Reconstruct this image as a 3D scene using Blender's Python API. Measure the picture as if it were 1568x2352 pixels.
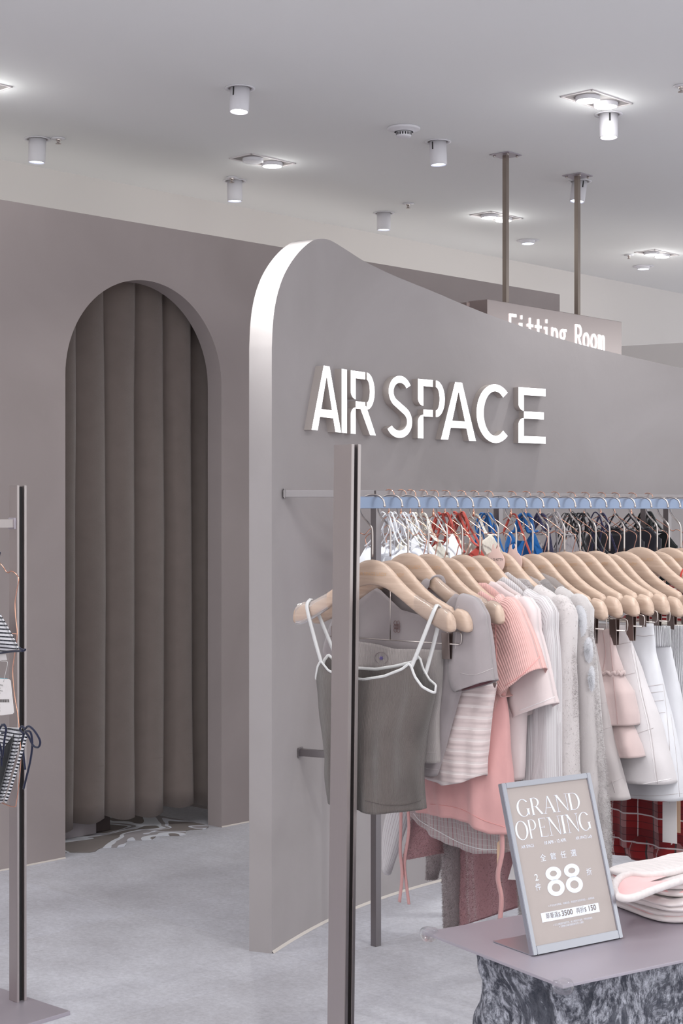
import bpy, bmesh, math, random
from math import sin, cos, pi, radians, sqrt, atan2
from mathutils import Vector, Matrix, noise
random.seed(7)
S = bpy.context.scene
for o in list(bpy.data.objects): bpy.data.objects.remove(o)
# ---------------------------------------------------------------- camera (1568 x 2352)
F, CX, HY, EYE = 3600.0, 784.0, 1172.0, 1.47
cam = bpy.data.cameras.new('camera'); co = bpy.data.objects.new('camera', cam)
S.collection.objects.link(co); S.camera = co
co.location = (0, 0, EYE); co.rotation_euler = (pi/2, 0, 0)
cam.sensor_fit = 'VERTICAL'; cam.sensor_height = 36; cam.lens = F/2352*36
cam.shift_y = -4/2352; cam.clip_start = .05
cam.dof.use_dof = False
# ---------------------------------------------------------------- colour management
vs = S.view_settings
S.display_settings.display_device = 'sRGB'
vs.view_transform = 'Standard'; vs.look = 'None'; vs.gamma = 1; vs.use_curve_mapping = False
vs.exposure = 0.22
CEIL = 3.15
# ---------------------------------------------------------------- world: the bright mall beyond the shop's open sides
W = bpy.data.worlds.new('world'); S.world = W; W.use_nodes = True
wn, wl = W.node_tree.nodes, W.node_tree.links
wn.clear()
def wnode(t, **k):
    n = wn.new(t)
    for a, b in k.items(): setattr(n, a, b)
    return n
w_out = wnode('ShaderNodeOutputWorld'); w_bg = wnode('ShaderNodeBackground')
w_tc = wnode('ShaderNodeTexCoord'); w_map = wnode('ShaderNodeMapping'); w_no = wnode('ShaderNodeTexNoise')
w_map.inputs['Scale'].default_value = (2.2, 2.2, .9)
w_no.inputs['Scale'].default_value = 1.6; w_no.inputs['Detail'].default_value = 3
w_cr = wnode('ShaderNodeValToRGB')
w_cr.color_ramp.elements[0].position = .36; w_cr.color_ramp.elements[0].color = (.33, .34, .335, 1)
w_cr.color_ramp.elements[1].position = .62; w_cr.color_ramp.elements[1].color = (.96, .985, 1.0, 1)
wl.new(w_tc.outputs['Generated'], w_map.inputs[0]); wl.new(w_map.outputs[0], w_no.inputs[0])
wl.new(w_no.outputs[0], w_cr.inputs[0]); wl.new(w_cr.outputs[0], w_bg.inputs[0])
w_bg.inputs[1].default_value = 1.7
wl.new(w_bg.outputs[0], w_out.inputs[0])
# ---------------------------------------------------------------- large ceiling lamps of the shop that stand outside the frame
P_SPOT, P_GRID, P_PANEL = 38.0, .6, 14.0
def area_lamp(name, loc, size, power, col=(.97, 1, .995), sy=None, rot=(0, 0, 0), spread=None):
    l = bpy.data.lights.new(name, 'AREA'); l.energy = power; l.color = col
    l.shape = 'RECTANGLE'; l.size = size; l.size_y = sy or size
    if spread: l.spread = spread
    o = bpy.data.objects.new(name, l); S.collection.objects.link(o); o.location = loc; o.rotation_euler = rot
    return o
for (x, y, p) in ((-1.4, 1.2, 1.0), (1.3, 1.3, 1.3), (-.3, 2.9, 1.0), (1.9, 3.6, 1), (-2.3, 4.2, 1), (2.6, 6.4, .8), (0, -1, 1.0), (-3.6, 6.6, .7)):
    area_lamp('ceiling_panel_light', (x, y, CEIL-.02), .3, P_PANEL*p, sy=.6)

def spot_lamp(name, loc, target, power, angle, blend=.7, size=.04, col=(.97, 1, .97)):
    l = bpy.data.lights.new(name, 'SPOT'); l.energy = power; l.color = col; l.spot_size = radians(angle); l.spot_blend = blend; l.shadow_soft_size = size
    o = bpy.data.objects.new(name, l); S.collection.objects.link(o); o.location = loc
    o.rotation_euler = (Vector(target)-Vector(loc)).to_track_quat('-Z', 'Y').to_euler(); return o
# ceiling spotlights just above the upper picture edge
spot_lamp('ceiling_spot_light', (-.52, 4.88, 3.12), (-.16, 5.3, 2.25), 230, 36, .9)
spot_lamp('ceiling_spot_light', (1.5, 3.0, 3.12), (.35, 4.7, 0), 62, 60, .8, .025)
spot_lamp('ceiling_spot_light', (-1.4, 4.4, 3.12), (-1.1, 5.3, 0), 22, 80, .9)

# added fill lamps, unseen, over booths and behind camera; brighten back wall and ceiling
area_lamp('booth_fill_light', (-.55, 8.35, 2.62), .15, 3.4, (1, 1, .96), sy=5.5, rot=(pi, 0, radians(-43.5)))
area_lamp('booth_fill_light', (2.9, 10.6, 2.62), .15, .9, (1, 1, .96), sy=4, rot=(pi, 0, radians(-43.5)))
for x, y in ((-2.2, .6), (2.2, .6), (0, -.2)):
    area_lamp('ceiling_fill_light', (x, y, 2.3), .5, 22, (.97, 1, 1), rot=(pi, 0, 0))

# ================================================================ helpers
def lin(c):
    c = c/255.0
    return c/12.92 if c <= .04045 else ((c+.055)/1.055)**2.4
def rgb(r, g, b): return (lin(r), lin(g), lin(b), 1)
def new_mat(name):
    m = bpy.data.materials.new(name); m.use_nodes = True
    return m, m.node_tree.nodes, m.node_tree.links, m.node_tree.nodes['Principled BSDF']
def mat(name, col, rough=.6, metal=0, bump=None, vary=None, sheen=0, coords='Object', spec=None, stretch=(1, 1, 1), trans=0, alpha=1, emit=None, sss=0):
    """bump=(scale, strength, dist), vary=(scale, col2, contrast)"""
    m, n, l, b = new_mat(name)
    b.inputs['Base Color'].default_value = col; b.inputs['Roughness'].default_value = rough; b.inputs['Metallic'].default_value = metal
    if spec is not None: b.inputs['Specular IOR Level'].default_value = spec
    if sheen: b.inputs['Sheen Weight'].default_value = sheen
    if trans: b.inputs['Transmission Weight'].default_value = trans
    if alpha < 1: b.inputs['Alpha'].default_value = alpha
    if emit: b.inputs['Emission Color'].default_value = emit[0]; b.inputs['Emission Strength'].default_value = emit[1]
    tc = n.new('ShaderNodeTexCoord'); mp = n.new('ShaderNodeMapping'); mp.inputs['Scale'].default_value = stretch
    l.new(tc.outputs[coords], mp.inputs[0])
    if vary:
        t = n.new('ShaderNodeTexNoise'); t.inputs['Scale'].default_value = vary[0]; t.inputs['Detail'].default_value = 6
        r = n.new('ShaderNodeValToRGB'); k = vary[2]
        r.color_ramp.elements[0].position = .5-k; r.color_ramp.elements[1].position = .5+k
        r.color_ramp.elements[0].color = col; r.color_ramp.elements[1].color = vary[1]
        l.new(mp.outputs[0], t.inputs[0]); l.new(t.outputs[0], r.inputs[0]); l.new(r.outputs[0], b.inputs['Base Color'])
    if bump:
        t = n.new('ShaderNodeTexNoise'); t.inputs['Scale'].default_value = bump[0]; t.inputs['Detail'].default_value = 5
        bp = n.new('ShaderNodeBump'); bp.inputs['Strength'].default_value = bump[1]; bp.inputs['Distance'].default_value = bump[2]
        l.new(mp.outputs[0], t.inputs[0]); l.new(t.outputs[0], bp.inputs['Height']); l.new(bp.outputs[0], b.inputs['Normal'])
    return m
def cloth(name, col, rough=.9, rib=0, ribd=.0006, ribdir='x', stripe=None, sheen=.3, weave=1200, alpha=1, second=None):
    """fabric in metric UVs. rib = ribs per metre; stripe=(period m, duty, colour, axis)"""
    m, n, l, b = new_mat(name)
    b.inputs['Roughness'].default_value = rough; b.inputs['Base Color'].default_value = col
    b.inputs['Sheen Weight'].default_value = sheen; b.inputs['Specular IOR Level'].default_value = .2
    if alpha < 1: b.inputs['Alpha'].default_value = alpha
    uv = n.new('ShaderNodeUVMap'); uv.uv_map = 'UVMap'
    sp = n.new('ShaderNodeSeparateXYZ'); l.new(uv.outputs[0], sp.inputs[0])
    def M(op, a, bb=None, c=None):
        q = n.new('ShaderNodeMath'); q.operation = op
        for i, v in enumerate((a, bb, c)):
            if v is None: continue
            if isinstance(v, (int, float)): q.inputs[i].default_value = v
            else: l.new(v, q.inputs[i])
        return q.outputs[0]
    def mixc(fac, c1, c2):
        q = n.new('ShaderNodeMix'); q.data_type = 'RGBA'
        l.new(fac, q.inputs[0])
        for i, v in ((6, c1), (7, c2)):
            if isinstance(v, tuple): q.inputs[i].default_value = v
            else: l.new(v, q.inputs[i])
        return q.outputs[2]
    cur = col
    tex = n.new('ShaderNodeTexNoise'); tex.inputs['Scale'].default_value = 14; tex.inputs['Detail'].default_value = 3
    l.new(uv.outputs[0], tex.inputs[0])
    dk = tuple(c*.86 for c in col[:3])+(1,)
    cur = mixc(tex.outputs[0], dk, tuple(min(1, c*1.08) for c in col[:3])+(1,))
    for st in (stripe or []):
        per, duty, c2, ax = st[:4]; amt = st[4] if len(st) > 4 else 1.0
        src = sp.outputs[0] if ax == 'x' else sp.outputs[1]
        f = M('FRACT', M('MULTIPLY', src, 1/per)); g = M('MULTIPLY', M('LESS_THAN', f, duty), amt)
        cur = mixc(g, cur, c2)
    l.new(cur, b.inputs['Base Color'])
    h = None
    if rib:
        h = M('SINE', M('MULTIPLY', sp.outputs[0 if ribdir == 'x' else 1], rib*2*pi))
        bp = n.new('ShaderNodeBump'); bp.inputs['Strength'].default_value = 1; bp.inputs['Distance'].default_value = ribd
        l.new(h, bp.inputs['Height'])
    nz = n.new('ShaderNodeTexNoise'); nz.inputs['Scale'].default_value = weave; nz.inputs['Detail'].default_value = 2
    l.new(uv.outputs[0], nz.inputs[0])
    b2 = n.new('ShaderNodeBump'); b2.inputs['Strength'].default_value = .35; b2.inputs['Distance'].default_value = .0006
    l.new(nz.outputs[0], b2.inputs['Height'])
    if rib: l.new(bp.outputs[0], b2.inputs['Normal'])
    l.new(b2.outputs[0], b.inputs['Normal'])
    return m

def obj(name, verts, faces, m=None, parent=None, smooth=True, uvs=None, kind=None, mats=None, fmat=None):
    me = bpy.data.meshes.new(name); me.from_pydata([tuple(v) for v in verts], [], faces); me.update()
    if smooth:
        me.polygons.foreach_set('use_smooth', [True]*len(me.polygons))
    if uvs:
        ul = me.uv_layers.new(name='UVMap')
        for lp in me.loops: ul.data[lp.index].uv = uvs[lp.vertex_index]
    for x in (mats or ([m] if m else [])): me.materials.append(x)
    if fmat: me.polygons.foreach_set('material_index', fmat)
    o = bpy.data.objects.new(name, me); S.collection.objects.link(o)
    if parent: o.parent = parent
    if kind: o['kind'] = kind
    return o
def from_bm(name, bm, m=None, parent=None, smooth=False, kind=None, auto=None):
    me = bpy.data.meshes.new(name); bm.normal_update(); bm.to_mesh(me); bm.free()
    if m: me.materials.append(m)
    if smooth: me.polygons.foreach_set('use_smooth', [True]*len(me.polygons))
    o = bpy.data.objects.new(name, me); S.collection.objects.link(o)
    if parent: o.parent = parent
    if kind: o['kind'] = kind
    return o
def bm_box(bm, c, s, rot=None, bev=0):
    r = bmesh.ops.create_cube(bm, size=1)
    vs_ = r['verts']
    for v in vs_: v.co = Vector((v.co.x*s[0], v.co.y*s[1], v.co.z*s[2]))
    if bev:
        es = list({e for v in vs_ for e in v.link_edges})
        rr = bmesh.ops.bevel(bm, geom=es, offset=bev, segments=2, affect='EDGES', profile=.7)
        vs_ = list({v for f in rr['faces'] for v in f.verts} | {v for v in vs_ if v.is_valid})
    M_ = Matrix.Translation(c)
    if rot is not None: M_ = M_ @ (rot if isinstance(rot, Matrix) else Matrix.Rotation(rot, 4, 'Z'))
    for v in vs_: v.co = M_ @ v.co
    return vs_
def box(name, c, s, m, parent=None, rot=None, bev=0, kind=None, smooth=False):
    bm = bmesh.new(); bm_box(bm, c, s, rot, bev); return from_bm(name, bm, m, parent, smooth, kind)
def smooth_path(pts, n=6):
    out = []; P = [Vector(p) for p in pts]
    for i in range(len(P)-1):
        p0 = P[max(i-1, 0)]; p1 = P[i]; p2 = P[i+1]; p3 = P[min(i+2, len(P)-1)]
        for k in range(n):
            t = k/n
            out.append(.5*((2*p1)+(p2-p0)*t+(2*p0-5*p1+4*p2-p3)*t*t+(3*p1-p0-3*p2+p3)*t*t*t))
    out.append(P[-1]); return out
def tube_geo(path, r, seg=8, flat=None, cap=True):
    """path of Vectors; r radius or list; flat=(a,b) scale of section"""
    P = [Vector(p) for p in path]; V = []; Fc = []
    up = Vector((0, 0, 1)); prev = None
    for i, p in enumerate(P):
        t = (P[min(i+1, len(P)-1)]-P[max(i-1, 0)]).normalized()
        if prev is None:
            a = up if abs(t.z) < .9 else Vector((0, 1, 0))
            nrm = (a-t*a.dot(t)).normalized()
        else: nrm = (prev-t*prev.dot(t)).normalized()
        prev = nrm; bn = t.cross(nrm)
        rr = r[i] if isinstance(r, (list, tuple)) else r
        fa, fb = flat or (1, 1)
        for k in range(seg):
            an = 2*pi*k/seg
            V.append(p+nrm*cos(an)*rr*fa+bn*sin(an)*rr*fb)
    for i in range(len(P)-1):
        for k in range(seg):
            a = i*seg+k; b = i*seg+(k+1) % seg
            Fc.append((a, b, b+seg, a+seg))
    if cap:
        Fc.append(tuple(range(seg-1, -1, -1))); Fc.append(tuple(range((len(P)-1)*seg, len(P)*seg)))
    return V, Fc
def merge(gs):
    V, Fc = [], []
    for v, f in gs:
        o = len(V); V += list(v); Fc += [tuple(i+o for i in q) for q in f]
    return V, Fc
def tube(name, path, r, m, parent=None, seg=8, flat=None, sm=0):
    if sm: path = smooth_path(path, sm)
    V, Fc = tube_geo(path, r, seg, flat)
    uvs = [(v[0], v[2]) for v in V]
    return obj(name, V, Fc, m, parent, uvs=uvs)
def lathe_geo(prof, seg=24, c=(0, 0, 0)):
    V, Fc = [], []
    for (r, z) in prof:
        for k in range(seg):
            a = 2*pi*k/seg; V.append((c[0]+r*cos(a), c[1]+r*sin(a), c[2]+z))
    for i in range(len(prof)-1):
        for k in range(seg):
            a = i*seg+k; b = i*seg+(k+1) % seg; Fc.append((a, b, b+seg, a+seg))
    return V, Fc
def thing(name, label, cat, loc=(0, 0, 0), rotz=0, group=None):
    o = bpy.data.objects.new(name, None); S.collection.objects.link(o); o.empty_display_size = .05
    o.location = loc; o.rotation_euler = (0, 0, rotz); o['label'] = label; o['category'] = cat
    if group: o['group'] = group
    return o
def tag(o, label, cat, group=None):
    o['label'] = label; o['category'] = cat
    if group: o['group'] = group
    return o
def FP(x, y, h=0):                       # point of the photograph on a level plane h
    d = F*(EYE-h)/(y-HY); return Vector(((x-CX)/F*d, d, h))
def PP(x, y, d): return Vector(((x-CX)/F*d, d, EYE-(y-HY)/F*d))
def interp(tab, x):
    if x <= tab[0][0]: return tab[0][1]
    for (a, va), (b, vb) in zip(tab, tab[1:]):
        if x <= b: return va+(vb-va)*(x-a)/(b-a) if b > a else vb
    return tab[-1][1]
def poly_prism(polys, fn, t0, t1):
    """flat simple polygons (u,v), extruded from depth t0 (front) to t1 (back); fn(u,v,t)->Vector"""
    V, Fc, front = [], [], []
    for P in polys:
        n = len(P); o = len(V)
        ar = sum(P[i][0]*P[(i+1) % n][1]-P[(i+1) % n][0]*P[i][1] for i in range(n))
        if ar < 0: P = P[::-1]
        V += [fn(u, v, t0) for u, v in P]
        Fc.append(tuple(range(o, o+n))); front.append(0)
        if t1 != t0:
            V += [fn(u, v, t1) for u, v in P]
            Fc.append(tuple(range(o+2*n-1, o+n-1, -1))); front.append(1)
            for i in range(n):
                j = (i+1) % n; Fc.append((o+i, o+n+i, o+n+j, o+j)); front.append(1)
    return V, Fc, front
def arc_strip(cx, cy, rx, ry, a0, a1, wx, wy=None, n=28):
    """thick arc as quads, from angle a0 to a1 (degrees); inner radii = r-w"""
    wy = wx if wy is None else wy; out = []
    for i in range(n):
        a, b = radians(a0+(a1-a0)*i/n), radians(a0+(a1-a0)*(i+1)/n)
        out.append([(cx+rx*cos(a), cy+ry*sin(a)), (cx+rx*cos(b), cy+ry*sin(b)), (cx+(rx-wx)*cos(b), cy+(ry-wy)*sin(b)), (cx+(rx-wx)*cos(a), cy+(ry-wy)*sin(a))])
    return out
def text_polys_obj(name, body, size, M_, m, parent=None, align='LEFT', ext=0, bold=0, kind=None, sx=1.0):
    cu = bpy.data.curves.new(name, 'FONT'); cu.body = body; cu.size = size; cu.align_x = align; cu.extrude = ext; cu.offset = bold
    cu.resolution_u = 3
    t = bpy.data.objects.new(name, cu); S.collection.objects.link(t)
    bpy.context.view_layer.update()
    dg = bpy.context.evaluated_depsgraph_get()
    me = bpy.data.meshes.new_from_object(t.evaluated_get(dg)); bpy.data.objects.remove(t)
    me.transform(Matrix.Diagonal((sx, 1, 1, 1))); me.transform(M_); me.materials.clear(); me.materials.append(m); me.name = name
    o = bpy.data.objects.new(name, me); S.collection.objects.link(o)
    if parent: o.parent = parent
    return o

# ================================================================ materials
def plaster(name, c1, c2, rough=.8):
    m, n, l, b = new_mat(name)
    tc = n.new('ShaderNodeTexCoord'); a = n.new('ShaderNodeTexNoise'); a.inputs['Scale'].default_value = 1.3; a.inputs['Detail'].default_value = 9; a.inputs['Distortion'].default_value = .8
    r = n.new('ShaderNodeValToRGB'); r.color_ramp.elements[0].position = .3; r.color_ramp.elements[1].position = .7
    r.color_ramp.elements[0].color = c1; r.color_ramp.elements[1].color = c2
    l.new(tc.outputs['Object'], a.inputs[0]); l.new(a.outputs[0], r.inputs[0]); l.new(r.outputs[0], b.inputs['Base Color'])
    b.inputs['Roughness'].default_value = rough; b.inputs['Specular IOR Level'].default_value = .3
    c = n.new('ShaderNodeTexNoise'); c.inputs['Scale'].default_value = 9; c.inputs['Detail'].default_value = 8; c.inputs['Distortion'].default_value = 1.5
    bp = n.new('ShaderNodeBump'); bp.inputs['Strength'].default_value = .12; bp.inputs['Distance'].default_value = .006
    l.new(tc.outputs['Object'], c.inputs[0]); l.new(c.outputs[0], bp.inputs['Height']); l.new(bp.outputs[0], b.inputs['Normal'])
    return m
M_WALL = plaster('plaster_taupe', rgb(160, 149, 148), rgb(170, 159, 158))
M_SIGNWALL = plaster('plaster_grey', rgb(156, 149, 149), rgb(167, 160, 161))
M_WHITE = mat('white_wall_paint', rgb(224, 218, 216), .85)
M_CEIL = mat('ceiling_paint', rgb(238, 237, 238), .9)
M_LAMPW = mat('lamp_white', rgb(225, 222, 228), .45)
M_DARK = mat('dark_slot', rgb(35, 32, 34), .6)
M_GREYIN = mat('lamp_recess_grey', rgb(150, 143, 143), .6)
M_LENS = mat('lamp_lens', (1, 1, 1, 1), .3, emit=((1, .98, 1, 1), 9))
M_LENSB = mat('lamp_lens_cool', (1, 1, 1, 1), .3, emit=((.72, .8, 1, 1), 3.2))
def steel(name, col, rough, vert=True):
    m, n, l, b = new_mat(name)
    b.inputs['Metallic'].default_value = 1; b.inputs['Roughness'].default_value = rough
    tc = n.new('ShaderNodeTexCoord'); mp = n.new('ShaderNodeMapping'); mp.inputs['Scale'].default_value = (900, 900, 2) if vert else (2, 900, 900)
    t = n.new('ShaderNodeTexNoise'); t.inputs['Scale'].default_value = 1; t.inputs['Detail'].default_value = 3
    l.new(tc.outputs['Object'], mp.inputs[0]); l.new(mp.outputs[0], t.inputs[0])
    r = n.new('ShaderNodeMapRange'); r.inputs[3].default_value = rough*.75; r.inputs[4].default_value = rough*1.4
    l.new(t.outputs[0], r.inputs[0]); l.new(r.outputs[0], b.inputs['Roughness'])
    b.inputs['Base Color'].default_value = col
    return m
M_STEEL = steel('brushed_steel', rgb(184, 175, 174), .36)
M_STEELH = steel('brushed_steel_rail', rgb(138, 150, 174), .32, False)  # bluish reflection on the front rail is put into its base colour
M_STEELR = steel('brushed_steel_slim', rgb(140, 134, 136), .34)
M_STEELD = mat('steel_sheet', rgb(186, 178, 188), .42, .6, vary=(3, rgb(174, 166, 175), .3))
M_NICKEL = mat('hook_nickel', rgb(190, 180, 176), .3, 1)
M_COPPER = mat('rose_gold_wire', rgb(232, 178, 156), .2, 1)
M_GOLDD = mat('aged_brass_rod', rgb(168, 156, 147), .3, 1, vary=(9, rgb(136, 124, 117), .2), stretch=(1, 1, .2))
M_EMIT = mat('letter_face', (1, 1, 1, 1), .5, emit=((1, .985, 1, 1), 1.35))
M_LETTER_SIDE = mat('letter_side', rgb(176, 166, 162), .5)
M_CLEAR = mat('clear_plastic', (.95, .95, .97, 1), .08, trans=.95, alpha=.55)
M_CAULK = mat('caulk', rgb(205, 196, 190), .7)
def wood():
    m, n, l, b = new_mat('pale_beech')
    tc = n.new('ShaderNodeTexCoord'); mp = n.new('ShaderNodeMapping'); mp.inputs['Scale'].default_value = (5, 60, 60)
    t = n.new('ShaderNodeTexNoise'); t.inputs['Scale'].default_value = 1.6; t.inputs['Detail'].default_value = 6; t.inputs['Distortion'].default_value = .7
    oi = n.new('ShaderNodeObjectInfo'); va = n.new('ShaderNodeVectorMath'); va.operation = 'ADD'; cm = n.new('ShaderNodeCombineXYZ')
    mm = n.new('ShaderNodeMath'); mm.operation = 'MULTIPLY'; mm.inputs[1].default_value = 40
    l.new(oi.outputs['Random'], mm.inputs[0]); l.new(mm.outputs[0], cm.inputs[0]); l.new(mm.outputs[0], cm.inputs[1])
    l.new(tc.outputs['Object'], mp.inputs[0]); l.new(mp.outputs[0], va.inputs[0]); l.new(cm.outputs[0], va.inputs[1]); l.new(va.outputs[0], t.inputs[0])
    r = n.new('ShaderNodeValToRGB'); r.color_ramp.elements[0].position = .3; r.color_ramp.elements[1].position = .72
    r.color_ramp.elements[0].color = rgb(182, 155, 138); r.color_ramp.elements[1].color = rgb(203, 178, 161)
    l.new(t.outputs[0], r.inputs[0]); l.new(r.outputs[0], b.inputs['Base Color']); b.inputs['Roughness'].default_value = .38
    return m
M_WOOD = wood()
M_ENGRAVE = mat('engraved_tan', rgb(205, 165, 130), .6)

# ================================================================ STRUCTURE
# --- floor of large stone-look tiles
m, n, l, b = new_mat('stone_tile_floor')
tc = n.new('ShaderNodeTexCoord'); mp = n.new('ShaderNodeMapping'); mp.inputs['Rotation'].default_value = (0, 0, radians(44))
br = n.new('ShaderNodeTexBrick'); br.offset = 0; br.inputs['Scale'].default_value = 1; br.inputs['Brick Width'].default_value = .9; br.inputs['Row Height'].default_value = .9
br.inputs['Mortar Size'].default_value = .0018; br.inputs['Color1'].default_value = rgb(192, 190, 194); br.inputs['Color2'].default_value = rgb(199, 198, 204)
br.inputs['Mortar'].default_value = rgb(188, 185, 189); br.inputs['Bias'].default_value = .2
a1 = n.new('ShaderNodeTexNoise'); a1.inputs['Scale'].default_value = 2.2; a1.inputs['Detail'].default_value = 12; a1.inputs['Roughness'].default_value = .68
r1 = n.new('ShaderNodeValToRGB'); r1.color_ramp.elements[0].position = .32; r1.color_ramp.elements[1].position = .68
r1.color_ramp.elements[0].color = (.76, .75, .765, 1); r1.color_ramp.elements[1].color = (1.08, 1.09, 1.12, 1)
a2 = n.new('ShaderNodeTexNoise'); a2.inputs['Scale'].default_value = 55; a2.inputs['Detail'].default_value = 8; a2.inputs['Roughness'].default_value = .8
r2 = n.new('ShaderNodeValToRGB'); r2.color_ramp.elements[0].position = .3; r2.color_ramp.elements[1].position = .7
r2.color_ramp.elements[0].color = (.76, .75, .76, 1); r2.color_ramp.elements[1].color = (1.14, 1.14, 1.14, 1)
x1 = n.new('ShaderNodeMix'); x1.data_type = 'RGBA'; x1.blend_type = 'MULTIPLY'; x1.inputs[0].default_value = 1
x2 = n.new('ShaderNodeMix'); x2.data_type = 'RGBA'; x2.blend_type = 'MULTIPLY'; x2.inputs[0].default_value = 1
l.new(tc.outputs['Object'], mp.inputs[0]); l.new(mp.outputs[0], br.inputs[0]); l.new(mp.outputs[0], a1.inputs[0]); l.new(mp.outputs[0], a2.inputs[0])
l.new(a1.outputs[0], r1.inputs[0]); l.new(a2.outputs[0], r2.inputs[0])
l.new(br.outputs[0], x1.inputs[6]); l.new(r1.outputs[0], x1.inputs[7]); l.new(x1.outputs[2], x2.inputs[6]); l.new(r2.outputs[0], x2.inputs[7])
l.new(x2.outputs[2], b.inputs['Base Color']); b.inputs['Roughness'].default_value = .5; b.inputs['Specular IOR Level'].default_value = .35
bp = n.new('ShaderNodeBump'); bp.inputs['Strength'].default_value = .15; bp.inputs['Distance'].default_value = .002
l.new(a2.outputs[0], bp.inputs['Height']); l.new(bp.outputs[0], b.inputs['Normal'])
M_FLOOR = m
box('floor', (0, 7.4, -.05), (16, 17, .1), M_FLOOR, kind='structure')
box('ceiling', (0, 7, CEIL+.05), (16, 18, .1), M_CEIL, kind='structure')

# --- taupe fitting-room wall with the arch
A0 = FP(0, 2001); A1 = FP(573, 1888)
WD = (A1-A0).normalized(); WN = Vector((-WD.y, WD.x, 0))      # WN points away from the camera
WALLH = 2.736
def on_wall(x):      # distance along the wall of the vertical line at pixel column x
    k = (x-CX)/F
    # A0.x + s WDx = k (A0.y + s WDy)
    return (k*A0.y-A0.x)/(WD.x-k*WD.y)
sL, sR = on_wall(150), on_wall(508.5)
sC = (sL+sR)/2; RAD = (sR-sL)/2; SPR = 2.487-RAD
THK = .095
def W3(s, z, t): return A0+WD*s+Vector((0, 0, z))+WN*t
sMin, sMax = -1.6, on_wall(1285)
arch = [(sC+RAD*cos(pi-pi*i/48), SPR+RAD*sin(pi*i/48)) for i in range(49)]
V, Fc = [], []
def quad_ws(pts):
    o = len(V); V.extend(pts); Fc.append(tuple(range(o, o+len(pts))))
for t in (0, THK):
    quad_ws([W3(sMin, 0, t), W3(sL, 0, t), W3(sL, SPR, t), W3(sL, WALLH, t), W3(sMin, WALLH, t)])
    quad_ws([W3(sR, 0, t), W3(sMax, 0, t), W3(sMax, WALLH, t), W3(sR, WALLH, t), W3(sR, SPR, t)])
    for (a, b_) in zip(arch, arch[1:]):
        quad_ws([W3(a[0], a[1], t), W3(b_[0], b_[1], t), W3(b_[0], WALLH, t), W3(a[0], WALLH, t)])
inner = [(sL, 0)]+arch+[(sR, 0)]
for a, b_ in zip(inner, inner[1:]):
    quad_ws([W3(a[0], a[1], 0), W3(a[0], a[1], THK), W3(b_[0], b_[1], THK), W3(b_[0], b_[1], 0)])
quad_ws([W3(sMin, WALLH, 0), W3(sMax, WALLH, 0), W3(sMax, WALLH, THK), W3(sMin, WALLH, THK)])
quad_ws([W3(sMax, 0, 0), W3(sMax, 0, THK), W3(sMax, WALLH, THK), W3(sMax, WALLH, 0)])
quad_ws([W3(sMin, 0, 0), W3(sMin, 0, THK), W3(sMin, WALLH, THK), W3(sMin, WALLH, 0)])
obj('wall_fitting_room', V, Fc, M_WALL, smooth=False, kind='structure')
# booth side walls and back wall behind the curtain
V, Fc = [], []
for s0 in (sL-.35, sR+.25):
    o = len(V); V += [W3(s0, 0, THK), W3(s0, 0, 1.1), W3(s0, WALLH, 1.1), W3(s0, WALLH, THK)]; Fc.append((o, o+1, o+2, o+3))
o = len(V); V += [W3(sL-.35, 0, 1.1), W3(sR+.25, 0, 1.1), W3(sR+.25, WALLH, 1.1), W3(sL-.35, WALLH, 1.1)]; Fc.append((o, o+1, o+2, o+3))
obj('wall_booth', V, Fc, M_WALL, smooth=False, kind='structure')
# sealant line where the wall meets the floor
V, Fc = [], []
for s0, s1 in ((sMin, sL), (sR, sMax)):
    o = len(V); V += [W3(s0, .0005, -.006), W3(s1, .0005, -.006), W3(s1, .006, -.0005), W3(s0, .006, -.0005)]; Fc.append((o, o+1, o+2, o+3))
obj('trim_1', V, Fc, M_CAULK, smooth=False, kind='structure')
# --- white wall up to the ceiling behind
c_ = CEIL-EYE
B0 = Vector(((0-CX)/F*(F*c_/(HY-366)), F*c_/(HY-366), 0)); B1 = Vector(((1568-CX)/F*(F*c_/(HY-675)), F*c_/(HY-675), 0))
BD = (B1-B0).normalized()
p0, p1 = B0-BD*3, B1+BD*4; nb = Vector((-BD.y, BD.x, 0))*.1
obj('wall_back', [p0, p1, p1+nb, p0+nb]+[q+Vector((0, 0, CEIL)) for q in (p0, p1, p1+nb, p0+nb)],
    [(0, 1, 5, 4), (1, 2, 6, 5), (2, 3, 7, 6), (3, 0, 4, 7), (4, 5, 6, 7), (0, 3, 2, 1)], M_WHITE, smooth=False, kind='structure')
# low partition at the right behind the hanging sign
q0 = PP(1380, 795, 9.35); q1 = PP(1640, 783, 9.0); q0z = q1.z
qa = Vector((q0.x, q0.y, 0)); qb = Vector((q1.x, q1.y, 0)); qn = Vector((.5, 1.6, 0))
obj('wall_partition', [qa, qb, qb+qn, qa+qn]+[Vector((q.x, q.y, q0z)) for q in (qa, qb, qb+qn, qa+qn)],
    [(0, 1, 5, 4), (1, 2, 6, 5), (2, 3, 7, 6), (3, 0, 4, 7), (4, 5, 6, 7)], M_WHITE, smooth=False, kind='structure')

box('wall_left', (-5.2, 5.0, CEIL/2), (.1, 9, CEIL), M_WHITE, kind='structure')
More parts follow.
